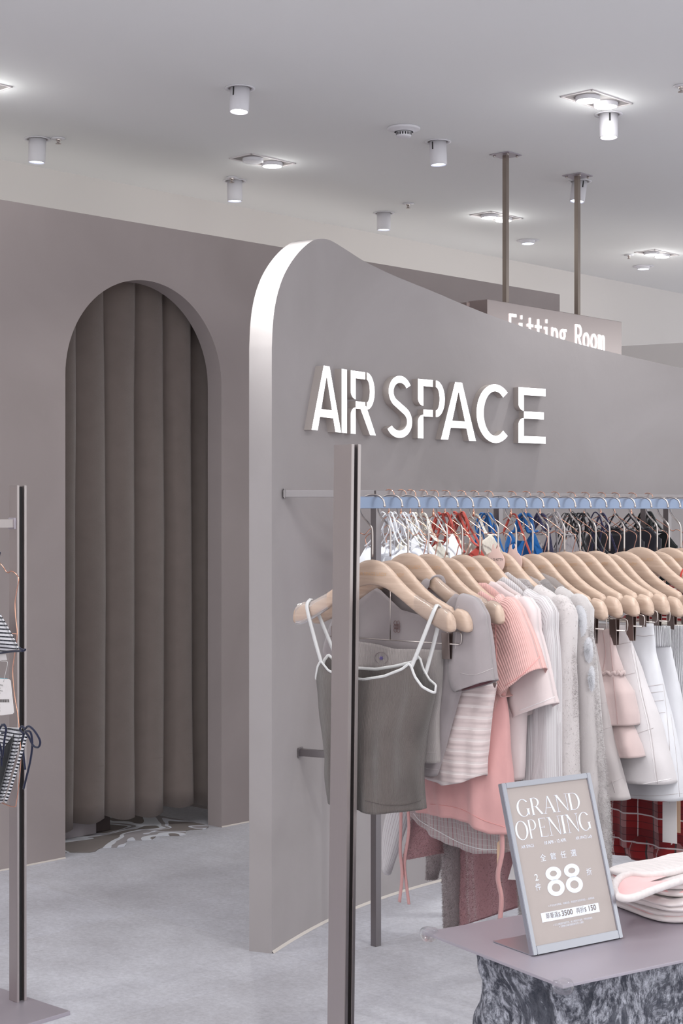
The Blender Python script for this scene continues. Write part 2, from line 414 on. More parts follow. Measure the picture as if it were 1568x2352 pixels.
# --- curved sign wall: plan by heading
HEAD = [(0, 20.5), (.22, 23.5), (.55, 29.5), (.74, 34.5), (1.03, 41), (1.4, 48), (1.8, 53), (2.6, 56), (4, 57)]
NS = 900; ST = 3.6/NS
plan = [Vector((-.231, 5.198, 0))]; heads = [radians(20.5)]
for i in range(NS):
    h = radians(interp(HEAD, (i+.5)*ST)); plan.append(plan[-1]+Vector((sin(h), cos(h), 0))*ST); heads.append(h)
def plan_at(s):
    i = max(0, min(NS, int(round(s/ST)))); h = heads[min(i, NS)]
    return plan[i], h
def col_of(p): return CX+F*p.x/p.y
TOPC = [(624, 800), (626.5, 745), (631, 705), (639, 668), (651, 634), (668, 603), (688, 577), (708, 559), (722, 551), (736, 548.5), (752, 550), (768, 557), (800, 577), (840, 602), (900, 631), (1000, 672), (1100, 714), (1200, 750), (1300, 782), (1400, 808), (1500, 831), (1568, 846), (1700, 872), (1900, 905)]
def s_of_col(x, off=0):
    lo, hi = 0, NS
    while hi-lo > 1:
        mid = (lo+hi)//2; h = heads[mid]
        p = plan[mid]+Vector((cos(h), -sin(h), 0))*off
        if col_of(p) < x: lo = mid
        else: hi = mid
    # linear between
    def pc(i):
        h = heads[i]; return col_of(plan[i]+Vector((cos(h), -sin(h), 0))*off)
    a, b_ = pc(lo), pc(hi); f = (x-a)/(b_-a) if b_ != a else 0
    return (lo+max(0, min(1, f)))*ST
TH2 = .082
cols = []
tp = smooth_path([Vector((x, y, 0)) for x, y in TOPC], 5)
for q in tp:
    s = s_of_col(q.x)
    i = s/ST; i0 = int(i); fr = i-i0; i1 = min(i0+1, NS); i0 = min(i0, NS)
    p = plan[i0].lerp(plan[i1], fr); h = heads[i0]+(heads[i1]-heads[i0])*fr
    if cols and (p-cols[-1][0]).length < 1e-4 and cols[-1][2] >= EYE+(HY-q.y)/F*p.y: continue
    cols.append((p, h, EYE+(HY-q.y)/F*p.y, s))
V, Fc = [], []
NV = 14
for p, h, zt, s in cols:
    nrm = Vector((-cos(h), sin(h), 0))
    for side in (0, 1):
        for k in range(NV+1):
            V.append((p+nrm*TH2*side)+Vector((0, 0, zt*k/NV)))
st_ = 2*(NV+1)
for i in range(len(cols)-1):
    a, b_ = i*st_, (i+1)*st_
    for k in range(NV):
        Fc.append((a+k, b_+k, b_+k+1, a+k+1)); Fc.append((b_+NV+1+k, a+NV+1+k, a+NV+2+k, b_+NV+2+k))
    Fc.append((a+NV, b_+NV, b_+2*NV+1, a+2*NV+1))
for k in range(NV): Fc.append((k, k+1, NV+2+k, NV+1+k))
e = (len(cols)-1)*st_
for k in range(NV): Fc.append((e+k, e+NV+1+k, e+NV+2+k, e+k+1))
sw = obj('wall_sign', V, Fc, M_SIGNWALL, smooth=True, kind='structure')
sw.data.set_sharp_from_angle(angle=radians(40))
V, Fc = [], []
for p, h, zt, s in cols:
    nrm = Vector((cos(h), -sin(h), 0)); V += [p+nrm*.008+Vector((0, 0, .0005)), p+nrm*.0005+Vector((0, 0, .008))]
for i in range(len(cols)-1): Fc.append((2*i, 2*i+2, 2*i+3, 2*i+1))
obj('trim_2', V, Fc, M_CAULK, smooth=False, kind='structure')

# --- shop-name letters on the sign wall
SW = .2
def stem_cut(w, top=1.0, yt=.56, yb=.44, r=.12, bottom=0.0):
    """upper and lower stem pieces, left corner rounded at the cut"""
    up = [(0, top), (0, yt+r)]+[(w-w*cos(radians(a)), yt+r-r*sin(radians(a))) for a in range(10, 91, 10)]+[(w, top)]
    lo = [(w, bottom), (w, yb)]+[(w-w*sin(radians(a)), yb-r+r*cos(radians(a))) for a in range(10, 91, 10)]+[(0, bottom)]
    return [up, lo]
def gA():
    w = .2
    return [[(0, 0), (.40, 1), (.60, 1), (.49, .82), (w, 0)], [(1, 0), (.60, 1), (.40, 1), (.51, .82), (1-w, 0)], [(.24, .21), (.28, .33), (.72, .33), (.76, .21)]]
def gI(): return [[(0, 0), (0, 1), (1, 1), (1, 0)]]
def gBowl(w, x0, x1, yt, yb, tw, th):
    ry = (yt-yb)/2; cx = x1-(x1-x0)*.42; rx = x1-cx
    return arc_strip(cx, (yt+yb)/2, rx, ry, 90, -90, tw, th, 20)
def gR():
    w = .2; P = stem_cut(w, 1, .55, .42, .13)
    P += [[(w, 1), (.58, 1), (.58, .885), (w, .885)], [(w, .52), (.58, .52), (.58, .405), (w, .405)]]
    P += gBowl(w, w, .97, 1, .405, .2, .115)
    P += [[(.40, .42), (.60, .42), (1, 0), (.76, 0)]]
    P[-1] = [(.36, .44), (.62, .46), (1.02, 0), (.78, 0)]
    return P
def gP():
    w = .2; P = stem_cut(w, 1, .55, .40, .13)
    P += [[(w, 1), (.55, 1), (.55, .885), (w, .885)], [(w, .49), (.55, .49), (.55, .375), (w, .375)]]
    P += gBowl(w, w, 1, 1, .375, .2, .115)
    return P
def gE():
    w = .2; P = stem_cut(w, 1, .58, .45, .13)
    P += [[(w, 1), (1, 1), (1, .865), (w, .865)], [(w, .57), (.93, .57), (.93, .44), (w, .44)], [(w, .125), (1, .125), (1, 0), (w, 0)]]
    return P
def gC(): return arc_strip(.53, .5, .53, .52, 48, 312, .2, .125, 40)
def gS():
    P = arc_strip(.52, .745, .44, .27, 28, 232, .18, .115, 28)
    P += arc_strip(.47, .26, .50, .275, 52, -150, .19, .12, 28)
    ax, ay = .52+.44*cos(radians(232)), .745+.27*sin(radians(232)); bx, by = .52+.26*cos(radians(232)), .745+.155*sin(radians(232))
    cx_, cy_ = .47+.5*cos(radians(52)), .26+.275*sin(radians(52)); dx, dy = .47+.31*cos(radians(52)), .26+.155*sin(radians(52))
    P.append([(ax, ay), (dx, dy), (cx_, cy_), (bx, by)])
    return P
LET = [('A', gA, 715, 783), ('I', gI, 785, 797), ('R', gR, 805, 862), ('S', gS, 888, 948), ('P', gP, 960, 1021), ('A', gA, 1012, 1093), ('C', gC, 1094, 1174), ('E', gE, 1190, 1253)]
LO = .03
sgn = thing('shop_sign', 'illuminated white shop name letters standing on the curved grey wall', 'sign', plan_at(s_of_col(1000))[0]+Vector((0, 0, 1.749)))
for nm, fn, xa, xb in LET:
    sa, sb = s_of_col(xa, LO), s_of_col(xb, LO)
    pa, ha = plan_at(sa); pb, hb = plan_at(sb)
    na, nb_ = Vector((cos(ha), -sin(ha), 0)), Vector((cos(hb), -sin(hb), 0))
    fa, fb = pa+na*LO, pb+nb_*LO; dx_ = fb-fa; nn = (na+nb_).normalized()
    def pf(u, v, t, fa=fa, dx_=dx_, nn=nn): return fa+dx_*u-nn*t+Vector((0, 0, 1.749+.23*v))-sgn.location
    V, Fc, fr = poly_prism(fn(), pf, 0, .034)
    obj('letter', V, Fc, parent=sgn, smooth=False, mats=[M_EMIT, M_LETTER_SIDE], fmat=fr)

# --- curtain in the arch
M_CURT = cloth('curtain_cloth', rgb(138, 124, 119), .95, rib=700, ribd=.0003, sheen=.4, weave=900)
cur = thing('curtain', 'long brown-grey pleated curtain hanging in the arched doorway', 'curtain', W3(sC, .1, THK+.12))
V, Fc, uvs = [], [], []
per = .165; cs0 = (((177-CX)/F*(A0.y+WN.y*(THK+.05))-(A0.x+WN.x*(THK+.05)))/(WD.x-(177-CX)/F*WD.y))-per*1.8-.03
npl = int((RAD*2+.62)/per*24); rows = 30
ctop = SPR+RAD+.1; cbot = .085
for j in range(rows+1):
    tz = j/rows; z = ctop+(cbot-ctop)*tz
    for i in range(npl+1):
        ph = i/24.0; k = math.floor(ph); f = ph-k
        rr = random.Random(k*13+5).random()
        s = cs0+per*(k+f)+.05*sin(2*pi*f)*(.8+.2*tz)+.012*sin(3*tz+rr*6)
        amp = .105+.02*rr+.01*tz
        g_ = f/.8 if f < .8 else 1-(f-.8)/.2
        g_ = g_*g_*(3-2*g_) if f >= .8 else sin(g_*pi/2)
        s = cs0+per*(k+f)+(.03*g_ if f < .8 else .03*g_-.012*sin(pi*(f-.8)/.2))+.01*sin(3*tz+rr*6)
        nn = .06-amp*g_+.006*sin(5*tz*rr+k)
        nn += .006*noise.noise(Vector((ph*2, z*1.5, 3)))
        zz = z+(.012*sin(ph*2.3+1)+.012*cos(2*pi*f))*(1 if j == rows else 0)
        V.append(W3(s, zz, THK+.12+nn)-cur.location); uvs.append((ph*.24, z))
for j in range(rows):
    for i in range(npl):
        a = j*(npl+1)+i; Fc.append((a, a+1, a+npl+2, a+npl+1))
cp = obj('curtain_cloth', V, Fc, M_CURT, cur, uvs=uvs)
md = cp.modifiers.new('thick', 'SOLIDIFY'); md.thickness = .002
# hem seam: a thin stitched ridge near the bottom
zh = .27; V2, F2 = [], []
for i in range(npl+1):
    j0 = int((ctop-zh)/(ctop-cbot)*rows); a = Vector(V[j0*(npl+1)+i])
    for dz_, dn in ((0, -.0022), (-.0025, -.0026), (-.005, -.0012)): V2.append(a+WN*dn+Vector((0, 0, dz_)))
for i in range(npl):
    for k in range(2): F2.append((i*3+k, i*3+3+k, i*3+4+k, i*3+1+k))
obj('hem', V2, F2, M_CURT, cur, uvs=[(v.x, v.z) for v in V2])
tube('curtain_rail', [W3(sL-.3, ctop+.01, THK+.12)-cur.location, W3(sR+.2, ctop+.01, THK+.12)-cur.location], .012, M_STEEL, cur)
# floor sheet with dappled light painted in, and a carton behind the curtain
m, n, l, b = new_mat('dappled_light_patches')
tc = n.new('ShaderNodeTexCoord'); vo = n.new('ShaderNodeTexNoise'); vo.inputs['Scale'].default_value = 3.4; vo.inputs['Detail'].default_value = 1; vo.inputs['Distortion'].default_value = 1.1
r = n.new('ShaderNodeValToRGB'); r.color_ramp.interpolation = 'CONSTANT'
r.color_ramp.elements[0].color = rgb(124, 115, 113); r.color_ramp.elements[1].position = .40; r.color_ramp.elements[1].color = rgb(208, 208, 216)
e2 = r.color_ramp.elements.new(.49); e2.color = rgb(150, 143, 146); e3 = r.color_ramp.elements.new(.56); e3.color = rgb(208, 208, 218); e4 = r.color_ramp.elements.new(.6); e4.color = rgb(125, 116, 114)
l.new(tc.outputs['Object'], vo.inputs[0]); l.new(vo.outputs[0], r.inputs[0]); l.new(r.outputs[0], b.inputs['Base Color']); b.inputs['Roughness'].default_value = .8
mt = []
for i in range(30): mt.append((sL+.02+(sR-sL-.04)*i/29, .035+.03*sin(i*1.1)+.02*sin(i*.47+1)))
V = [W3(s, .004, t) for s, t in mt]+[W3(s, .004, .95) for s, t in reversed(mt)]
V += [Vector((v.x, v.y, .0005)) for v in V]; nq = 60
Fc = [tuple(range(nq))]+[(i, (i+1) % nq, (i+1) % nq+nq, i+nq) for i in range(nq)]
tag(obj('dappled_light_sheet', V, Fc, m, smooth=False), 'grey and white patches of dappled light painted on a thin floor sheet under the curtain', 'mat')
cb = thing('carton', 'white printed carton on the floor behind the curtain foot', 'box', W3(sL+.24, 0.0045, THK+.30), atan2(WD.y, WD.x))
box('carton_body', (0, 0, .09), (.30, .2, .18), mat('carton_white', rgb(180, 172, 176), .7), cb, bev=.003)
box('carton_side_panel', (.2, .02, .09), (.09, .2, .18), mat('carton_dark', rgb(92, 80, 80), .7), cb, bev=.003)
tx = mat('carton_ink', rgb(60, 54, 58), .7)
Mx = Matrix.Translation((-.06, -.1015, .075)) @ Matrix.Rotation(pi/2, 4, 'X')
text_polys_obj('printed_text', 'SHIRTS\nSIZE M', .022, Mx, tx, cb)

# ================================================================ CEILING FITTINGS
def CP(x, y): d = F*(CEIL-EYE)/(HY-y); return Vector(((x-CX)/F*d, d, CEIL))
def lamp_light(name, kind, energy, parent, z, size=.05, angle=100, blend=.6, col=(.98, 1, .97)):
    l_ = bpy.data.lights.new(name, kind); l_.energy = energy; l_.color = col
    if kind == 'SPOT': l_.spot_size = radians(angle); l_.spot_blend = blend; l_.shadow_soft_size = size
    o = bpy.data.objects.new(name, l_); S.collection.objects.link(o); o.parent = parent; o.location = (0, 0, z)
    return o
def spotlight(x, y, L, label, tilt=(0, 0), e=1.0, slot=None, r=.039):
    t = thing('spotlight', label, 'ceiling light', CP(x, y), 0, 'cylinder spotlights in the ceiling')
    V, Fc = lathe_geo([(.047, .001), (.060, -.001), (.061, -.004), (.048, -.004), (.047, .001)], 36); obj('trim_ring', V, Fc, M_LAMPW, t)
    V, Fc = lathe_geo([(.0, -.0008), (.0465, -.0008)], 32); obj('recess', V, Fc, M_GREYIN, t)
    T = Matrix.Rotation(radians(tilt[0]), 4, 'X') @ Matrix.Rotation(radians(tilt[1]), 4, 'Y')
    V, Fc = lathe_geo([(0, -.002), (r, -.002), (r, -L+.002), (r-.001, -L), (r-.004, -L), (r-.005, -L+.008)], 36)
    obj('housing', [T @ Vector(v) for v in V], Fc, M_LAMPW, t)
    V, Fc = lathe_geo([(0, -L+.006), (r-.005, -L+.006)], 24)
    obj('lens', [T @ Vector(v) for v in V], Fc, M_LENS if e > .9 else M_LENSB, t)
    if slot is not None:
        V = []
        for a in (slot-.09, slot+.09):
            for z in (-.006, -.04): V.append(T @ Vector(((r+.0006)*cos(a), (r+.0006)*sin(a), z)))
        obj('slot', V, [(0, 1, 3, 2)], M_DARK, t, smooth=False)
    q = lamp_light('bulb', 'SPOT', P_SPOT*e, t, -L-.004, .03, 110, .9)
    q.rotation_euler = (radians(tilt[0]), radians(tilt[1]), 0)
    return t
spotlight(551, 202, .098, 'largest cylinder spotlight, in the ceiling left of centre, black slot at its top left', (-4, 2), 1, -2.2)
spotlight(86, 319, .108, 'cylinder spotlight nearest the left picture edge, beside a sprinkler head', (0, 2), .5)
spotlight(539, 415, .106, 'cylinder spotlight in the ceiling above the arched doorway, just under a sprinkler', (0, 0), .6)
spotlight(1005, 325, .108, 'cylinder spotlight right of the round smoke detector', (0, -2), .6, -2.3)
spotlight(1397, 262, .102, 'brightest cylinder spotlight, close to a twin square downlight at upper right', (-3, 0), 1.3, -1.6)
spotlight(881, 489, .098, 'small cylinder spotlight above the curved wall, left of the hanging sign', (0, 0), .6)
spotlight(1331, 416, .108, 'cylinder spotlight half hidden behind the right rod of the hanging sign', (-4, 8), .5, -1.2)
def eyelet(x, y, label):
    t = thing('recessed_downlight', label, 'ceiling light', CP(x, y), 0, 'flush round downlights')
    V, Fc = lathe_geo([(.05, .001), (.07, -.001), (.071, -.004), (.05, -.004), (.047, .0)], 36); obj('trim_ring', V, Fc, M_LAMPW, t)
    V, Fc = lathe_geo([(.043, -.001), (.043, -.02), (.038, -.022)], 30); obj('housing', V, Fc, M_LAMPW, t)
    V, Fc = lathe_geo([(0, -.021), (.038, -.021)], 24); obj('lens', V, Fc, M_LENSB, t)
    lamp_light('bulb', 'SPOT', P_SPOT*.5, t, -.03, .03, 110, .9)
eyelet(1212, 552, 'flush round downlight just right of the hanging sign\'s left rod')
eyelet(1477, 611, 'flush round downlight far back at right, below the twin downlight')
HW = atan2(WD.y, WD.x)
M_RIM = mat('downlight_rim', rgb(215, 208, 210), .5)
def twin(x, y, label, both=True, e=1.0):
    t = thing('twin_downlight', label, 'ceiling light', CP(x, y), HW, 'twin square-framed downlights')
    bm = bmesh.new(); LX, LY, wd = .148, .078, .006
    for c, s in (((0, LY-wd/2, -.002), (2*LX, wd, .005)), ((0, -LY+wd/2, -.002), (2*LX, wd, .005)), ((LX-wd/2, 0, -.002), (wd, 2*LY, .005)), ((-LX+wd/2, 0, -.002), (wd, 2*LY, .005))): bm_box(bm, c, s)
    from_bm('frame', bm, M_RIM, t)
    box('recess_tray', (0, 0, -.0006), (2*LX-.01, 2*LY-.01, .001), M_GREYIN, t)
    for k, sx_ in enumerate((-1, 1)):
        on = both or k == 1
        V, Fc = lathe_geo([(.05, -.001), (.05, -.016), (.046, -.018)], 30, (sx_*.064, 0, 0)); h_ = obj('lamp_ring', V, Fc, M_LAMPW, t)
        V, Fc = lathe_geo([(0, -.0175), (.046, -.0175)], 30, (sx_*.064, 0, 0)); obj('lens', V, Fc, M_LENS if on else M_LAMPW, h_)
        if on:
            q = lamp_light('bulb', 'POINT', P_GRID*e, t, -.05, .045); q.location.x = sx_*.064
            q.data.shadow_soft_size = .045
twin(1370, 229, 'large twin downlight in the ceiling at upper right, both lamps lit')
twin(603, 369, 'twin downlight over the arched doorway with only one lamp shining', False)
twin(1140, 497, 'twin downlight partly hidden by the left rod of the hanging sign')
twin(1508, 582, 'farthest twin downlight, small, near the right picture edge')
twin(-70, 190, 'twin downlight just outside the upper left of the view', True, 1.6)
def sprinkler(x, y, label, sc=1.0):
    t = thing('sprinkler', label, 'sprinkler', CP(x, y), .4, 'ceiling sprinkler heads')
    V, Fc = lathe_geo([(0, -.001), (.03, -.001), (.033, -.004), (.012, -.006), (.0, -.006)], 26); obj('escutcheon', V, Fc, M_LAMPW, t)
    V, Fc = lathe_geo([(.010, -.004), (.010, -.014), (.006, -.016), (.006, -.024), (.013, -.025), (.013, -.027), (0, -.028)], 16); obj('nozzle', V, Fc, M_NICKEL, t)
sprinkler(134, 317, 'sprinkler head beside the leftmost cylinder spotlight')
sprinkler(532, 407, 'sprinkler head directly above the doorway spotlight')
sprinkler(937, 467, 'sprinkler head in mid ceiling, right of the small spotlight')
sprinkler(1444, 585, 'small far sprinkler head left of the farthest twin downlight')
sprinkler(1564, 196, 'sprinkler head cut by the right edge of the picture')
t = thing('smoke_detector', 'round white smoke detector on the ceiling', 'smoke detector', CP(927, 293))
V, Fc = lathe_geo([(0, 0), (.072, -.001), (.073, -.008), (.066, -.011), (.045, -.018), (.042, -.02)], 40); obj('base', V, Fc, M_LAMPW, t)
V, Fc = lathe_geo([(.030, -.019), (.034, -.02), (.034, -.036), (.03, -.042), (.012, -.045), (0, -.045)], 36); q = obj('sensor_head', V, Fc, M_LAMPW, t)
V, Fc = [], []
for k in range(18):
    a = 2*pi*k/18; o = len(V)
    for da, z in ((-.09, -.024), (.09, -.024), (.09, -.035), (-.09, -.035)): V.append((.0345*cos(a+da), .0345*sin(a+da), z))
    Fc.append((o, o+1, o+2, o+3))
obj('vents', V, Fc, M_DARK, q, smooth=False)

# --- hanging Fitting Room sign
r1p, r2p = CP(1161, 355), CP(1325.5, 403)
sd = (r2p-r1p); sd.z = 0; sl = sd.length; sd.normalize(); sang = atan2(sd.y, sd.x)
fs = thing('hanging_sign', 'hanging steel Fitting Room sign box on two ceiling rods', 'sign', (r1p.x, r1p.y, 2.42), sang)
ztop = EYE+(HY-700)/F*r1p.y - 2.42
xl = ((1097-CX)/F*r1p.y-r1p.x)/(sd.x-(1097-CX)/F*sd.y); xr = ((1406-CX)/F*r1p.y-r1p.x)/(sd.x-(1406-CX)/F*sd.y)
M_MIRR = mat('polished_steel', rgb(178, 166, 164), .22, 1)
box('sign_box', ((xl+xr)/2, .0, ztop-.115), (xr-xl, .11, .23), M_MIRR, fs, bev=.002)
box('back_box', (xl+.04, .13, ztop-.1), (.1, .15, .19), M_MIRR, fs, bev=.002)
for rx in (0, sl):
    box('rod', (rx, 0, (ztop+CEIL-2.42)/2), (.022, .022, CEIL-2.42-ztop-.003), M_GOLDD, fs)
    pl = box('ceiling_plate', (rx, 0, CEIL-2.42-.003), (.11, .11, .004), M_STEELD, fs)
    for a_ in (-1, 1):
        for b_ in (-1, 1):
            V, Fc = lathe_geo([(0, 0), (.006, 0), (.006, -.008), (0, -.009)], 10, (rx+a_*.038, b_*.038, CEIL-2.42-.005)); obj('bolt', V, Fc, M_NICKEL, pl)
# lettering "Fitting Room" (tall monoline letters built as strokes)
def strokes(ch):
    w = .14
    def bar(x0, y0, x1, y1): return [[(x0, y0), (x1, y0), (x1, y1), (x0, y1)]]
    if ch == 'F': return bar(0, 0, w, 1)+bar(w, 1-.12, .78, 1)+bar(w, .46, .7, .57)
    if ch == 'i': return bar(.32, 0, .32+w, .68)+bar(.32, .84, .32+w, 1)+bar(.12, .57, .32, .68)
    if ch == 't': return bar(.32, .15, .32+w, .95)+bar(.05, .58, .75, .69)+arc_strip(.62, .16, .30, .16, 180, 290, w, .1, 10)
    if ch == 'n': return bar(.02, 0, .02+w, .7)+arc_strip(.40, .42, .38, .28, 180, 0, w, .11, 18)+bar(.78-w, 0, .78, .42)
    if ch == 'g': return arc_strip(.38, .46, .33, .24, 0, 360, w*.9, .1, 24)+arc_strip(.38, -.02, .36, .2, 0, 360, w*.9, .09, 24)+bar(.6, .6, .85, .7)
    if ch == 'R': return bar(0, 0, w, 1)+bar(w, .89, .45, 1)+bar(w, .44, .45, .55)+arc_strip(.42, .72, .38, .28, 90, -90, w, .11, 16)+[[(.36, .46), (.52, .46), (.84, 0), (.68, 0)]]
    if ch == 'o': return arc_strip(.4, .35, .4, .36, 0, 360, w, .11, 28)
    if ch == 'm': return bar(0, 0, w, .7)+arc_strip(.22, .5, .22, .2, 180, 0, .12, .1, 10)+bar(.33, 0, .33+.12, .5)+arc_strip(.60, .5, .24, .2, 180, 0, .12, .1, 10)+bar(.84-.13, 0, .84, .5)
    return []
ltxt = 'Fitting Room'
xf = ((1147-CX)/F*r1p.y-r1p.x)/(sd.x-(1147-CX)/F*sd.y); xe = ((1366-CX)/F*r1p.y-r1p.x)/(sd.x-(1366-CX)/F*sd.y)
adv = (xe-xf)/(11.84)
for i, ch in enumerate(ltxt):
    if ch == ' ': continue
    V, Fc, fr = poly_prism(strokes(ch), lambda u, v, t_, i=i: Vector((xf+adv*(i+.0)+u*adv*.98, -.0555-.004+t_, ztop-.165+v*.115)), 0, .004)
    obj('letter', V, Fc, M_EMIT, fs, smooth=False)
# ================================================================ FRONT RACK
UH = radians(51.2); UF = Vector((sin(UH), cos(UH), 0)); VF = Vector((cos(UH), -sin(UH), 0))
RZ = 1.4862
R0 = PP(809, 1152, 3.283); R0.z = 0
def rail_pt(x, z=RZ):
    k = (x-CX)/F; t_ = (k*R0.y-R0.x)/(UF.x-k*UF.y); p = R0+UF*t_; return Vector((p.x, p.y, z)), t_
def post(root, uax, vax, uw, vw, h, lean, m_=M_STEEL):
    """two parallel flat bars with a dark gap"""
    pw = .0085
    for k, c in enumerate((-uw+pw/2, -pw/2)):
        V = []
        for z in (0.012, h):
            sh = Vector((lean*(1-z/h), 0, 0))
            for a, b_ in ((c-pw/2, -vw/2), (c+pw/2, -vw/2), (c+pw/2, vw/2), (c-pw/2, vw/2)):
                V.append(uax*a+vax*b_+Vector((0, 0, z))+sh)
        bm = bmesh.new(); vs_ = [bm.verts.new(v) for v in V]
        for f in ((0, 3, 2, 1), (4, 5, 6, 7), (0, 1, 5, 4), (1, 2, 6, 5), (2, 3, 7, 6), (3, 0, 4, 7)): bm.faces.new([vs_[i] for i in f])
        bmesh.ops.bevel(bm, geom=list(bm.edges), offset=.0008, segments=2, affect='EDGES')
        from_bm('post_bar', bm, m_, root)
    V = []
    for z in (0.012, h-.004):
        sh = Vector((lean*(1-z/h), 0, 0))
        for a, b_ in ((-uw+pw, -vw/2+.012), (-pw, -vw/2+.012), (-pw, vw/2-.012), (-uw+pw, vw/2-.012)): V.append(uax*a+vax*b_+Vector((0, 0, z))+sh)
    obj('post_core', V, [(0, 3, 2, 1), (4, 5, 6, 7), (0, 1, 5, 4), (1, 2, 6, 5), (2, 3, 7, 6), (3, 0, 4, 7)], M_DARK, root, smooth=False)
fr = thing('clothes_rack', 'brushed steel clothes rack with wooden hangers and a tall twin-bar post in front', 'clothes rack', R0)
RL = 1.5
post(fr, UF, VF, .0262, .0585, 1.607, -.019)
ang = atan2(UF.y, UF.x)
box('rail', UF*(RL/2)+Vector((0, 0, RZ)), (RL, .025, .025), M_STEELH, fr, ang, bev=.0012)
far = bpy.data.objects.new('far_post', None)
bm = bmesh.new()
for c in (.0045, .0215): bm_box(bm, UF*(RL+c)+Vector((0, 0, .81)), (.0085, .0585, 1.595), ang, .0008)
bpy.data.objects.remove(far)
from_bm('post_bar', bm, M_STEEL, fr)
for c, s_ in ((-.0131, 1), (RL+.013, 1)):
    box('base_plate', UF*c+Vector((-.019 if c < 0 else 0, 0, .006)), (.16, .46, .012), M_STEELD, fr, ang, bev=.001)

# ---------------------------------------------------------------- wooden hanger
def hook_path(s=1.0):
    pts = [(.032, -.006), (.030, .003), (.0235, .0105), (.012, .0152), (0, .0162), (-.012, .0152), (-.0235, .0095), (-.0315, -.001), (-.0335, -.012), (-.031, -.021), (-.024, -.031), (-.012, -.042), (-.003, -.052), (0, -.064), (0, -.115)]
    return smooth_path([Vector((a*s, 0, b_ if s == 1 else b_*1.0)) for a, b_ in pts], 5)
WT = [(0, 0), (.022, -.003), (.038, -.010), (.055, -.024), (.075, -.0435), (.095, -.060), (.12, -.0755), (.145, -.087), (.160, -.0935), (.1635, -.100), (.171, -.102), (.176, -.0955), (.188, -.097), (.198, -.102), (.206, -.112), (.211, -.125), (.2125, -.136)]
WB = [(0, -.0535), (.022, -.056), (.038, -.061), (.055, -.069), (.075, -.081), (.095, -.094), (.12, -.109), (.145, -.123), (.165, -.133), (.185, -.1415), (.2, -.145), (.209, -.143), (.2125, -.137)]
WZ = -.111
def hanger_geo():
    xs = [0, .01, .02, .03, .04, .05, .06, .07, .08, .09, .1, .11, .12, .13, .14, .15, .156, .160, .162, .1635, .167, .171, .1735, .176, .18, .186, .192, .198, .203, .207, .210, .2119, .2125]
    xs = [-x for x in reversed(xs[1:])]+xs; SEG = 16; V, Fc = [], []
    for x in xs:
        a = abs(x); zt, zb = interp(WT, a), interp(WB, a)
        th = .0065+.0055*min(1, a/.2)**1.3
        if a > .2: th *= max(.25, sqrt(max(.03, 1-((a-.2)/.0128)**2)))
        zc, hz = (zt+zb)/2, max(.0006, (zt-zb)/2)
        for k in range(SEG):
            an = 2*pi*k/SEG; c, s = cos(an), sin(an)
            V.append((x, th*(abs(c)**.6)*(1 if c >= 0 else -1)+.035*(a**1.6)*-1, WZ+zc+hz*(abs(s)**.75)*(1 if s >= 0 else -1)))
    for i in range(len(xs)-1):
        for k in range(SEG):
            a = i*SEG+k; b_ = i*SEG+(k+1) % SEG; Fc.append((a, b_, b_+SEG, a+SEG))
    Fc.append(tuple(range(SEG-1, -1, -1))); Fc.append(tuple(range((len(xs)-1)*SEG, len(xs)*SEG)))
    return V, [f[::-1] for f in Fc]
HV, HF = hanger_geo()
def make_hanger(label, group):
    t = thing('wooden_hanger', label, 'clothes hanger', (0, 0, 0), 0, group)
    obj('hanger_body', HV, HF, M_WOOD, t)
    hp = hook_path(); g1 = tube_geo(hp, .0021, 10)
    g2 = lathe_geo([(0, .0031), (.0018, .0026), (.0031, 0), (.0018, -.0026), (0, -.0031)], 12, (hp[0].x, 0, hp[0].z-.001))
    V, Fc = merge([g1, g2]); obj('hook', V, Fc, M_NICKEL, t)
    Mx = Matrix.Translation((.004, -.0082, WZ-.034)) @ Matrix.Rotation(pi/2, 4, 'X')
    e_ = text_polys_obj('engraving', 'AIR SPACE LADY', .0105, Mx, M_ENGRAVE, t, 'CENTER')
    return t
HX = [855, 896, 937, 983.6, 1026.5, 1061.6, 1102, 1143.6, 1184.8, 1223, 1259, 1296, 1331.5, 1367.8, 1399.5, 1433, 1470, 1508.7, 1536, 1563]
HA = [52, 51, 46, 45, 44, 44, 43, 43, 43, 44, 43, 44, 43, 43, 43, 44, 46, 44, 46, 44]
PK = [1285, 1290, 1269, 1271, 1280, 1273, 1275, 1265, 1274, 1271, 1267, 1266, 1265, 1264.5, 1271, 1266, 1256, 1266, 1257, 1258]
HL = ['nearest wooden hanger, carrying the taupe strap camisole, closest to the tall post', 'wooden hanger directly behind the camisole hanger, clips holding a light ribbed skirt',
 'wooden hanger carrying the mauve-grey tee with a loop strap', 'wooden hanger with bare tip above the pink lace-knit top', 'wooden hanger inside the pink ribbed short-sleeve top',
 'wooden hanger inside the sheer pale pink tee', 'wooden hanger inside the white pinstripe shirt, left of the round pink tag', 'wooden hanger holding the big round pink paper tag and the boucle cardigan',
 'wooden hanger with the second round pink tag, inside the fuzzy patched cardigan', 'first bare-tipped wooden hanger right of the fuzzy cardigan', 'second bare-tipped wooden hanger right of the fuzzy cardigan, above the dusty pink ruffle skirt',
 'wooden hanger above the off-white seamed shorts, its tip reaching lowest right of the ruffle skirt', 'wooden hanger above the white denim skirt', 'wooden hanger above the white ribbed-waist knit skirt',
 'wooden hanger above the white cable-knit skirt', 'wooden hanger between the cable-knit skirt hanger and the highest hanger', 'wooden hanger standing higher than its neighbours, plaid dress showing below it',
 'wooden hanger with a red elastic band round its arm', 'wooden hanger just right of the red-banded hanger', 'wooden hanger cut off by the right picture edge']
GH = 'wooden hangers on the front rail'
proto = make_hanger(HL[0], GH)
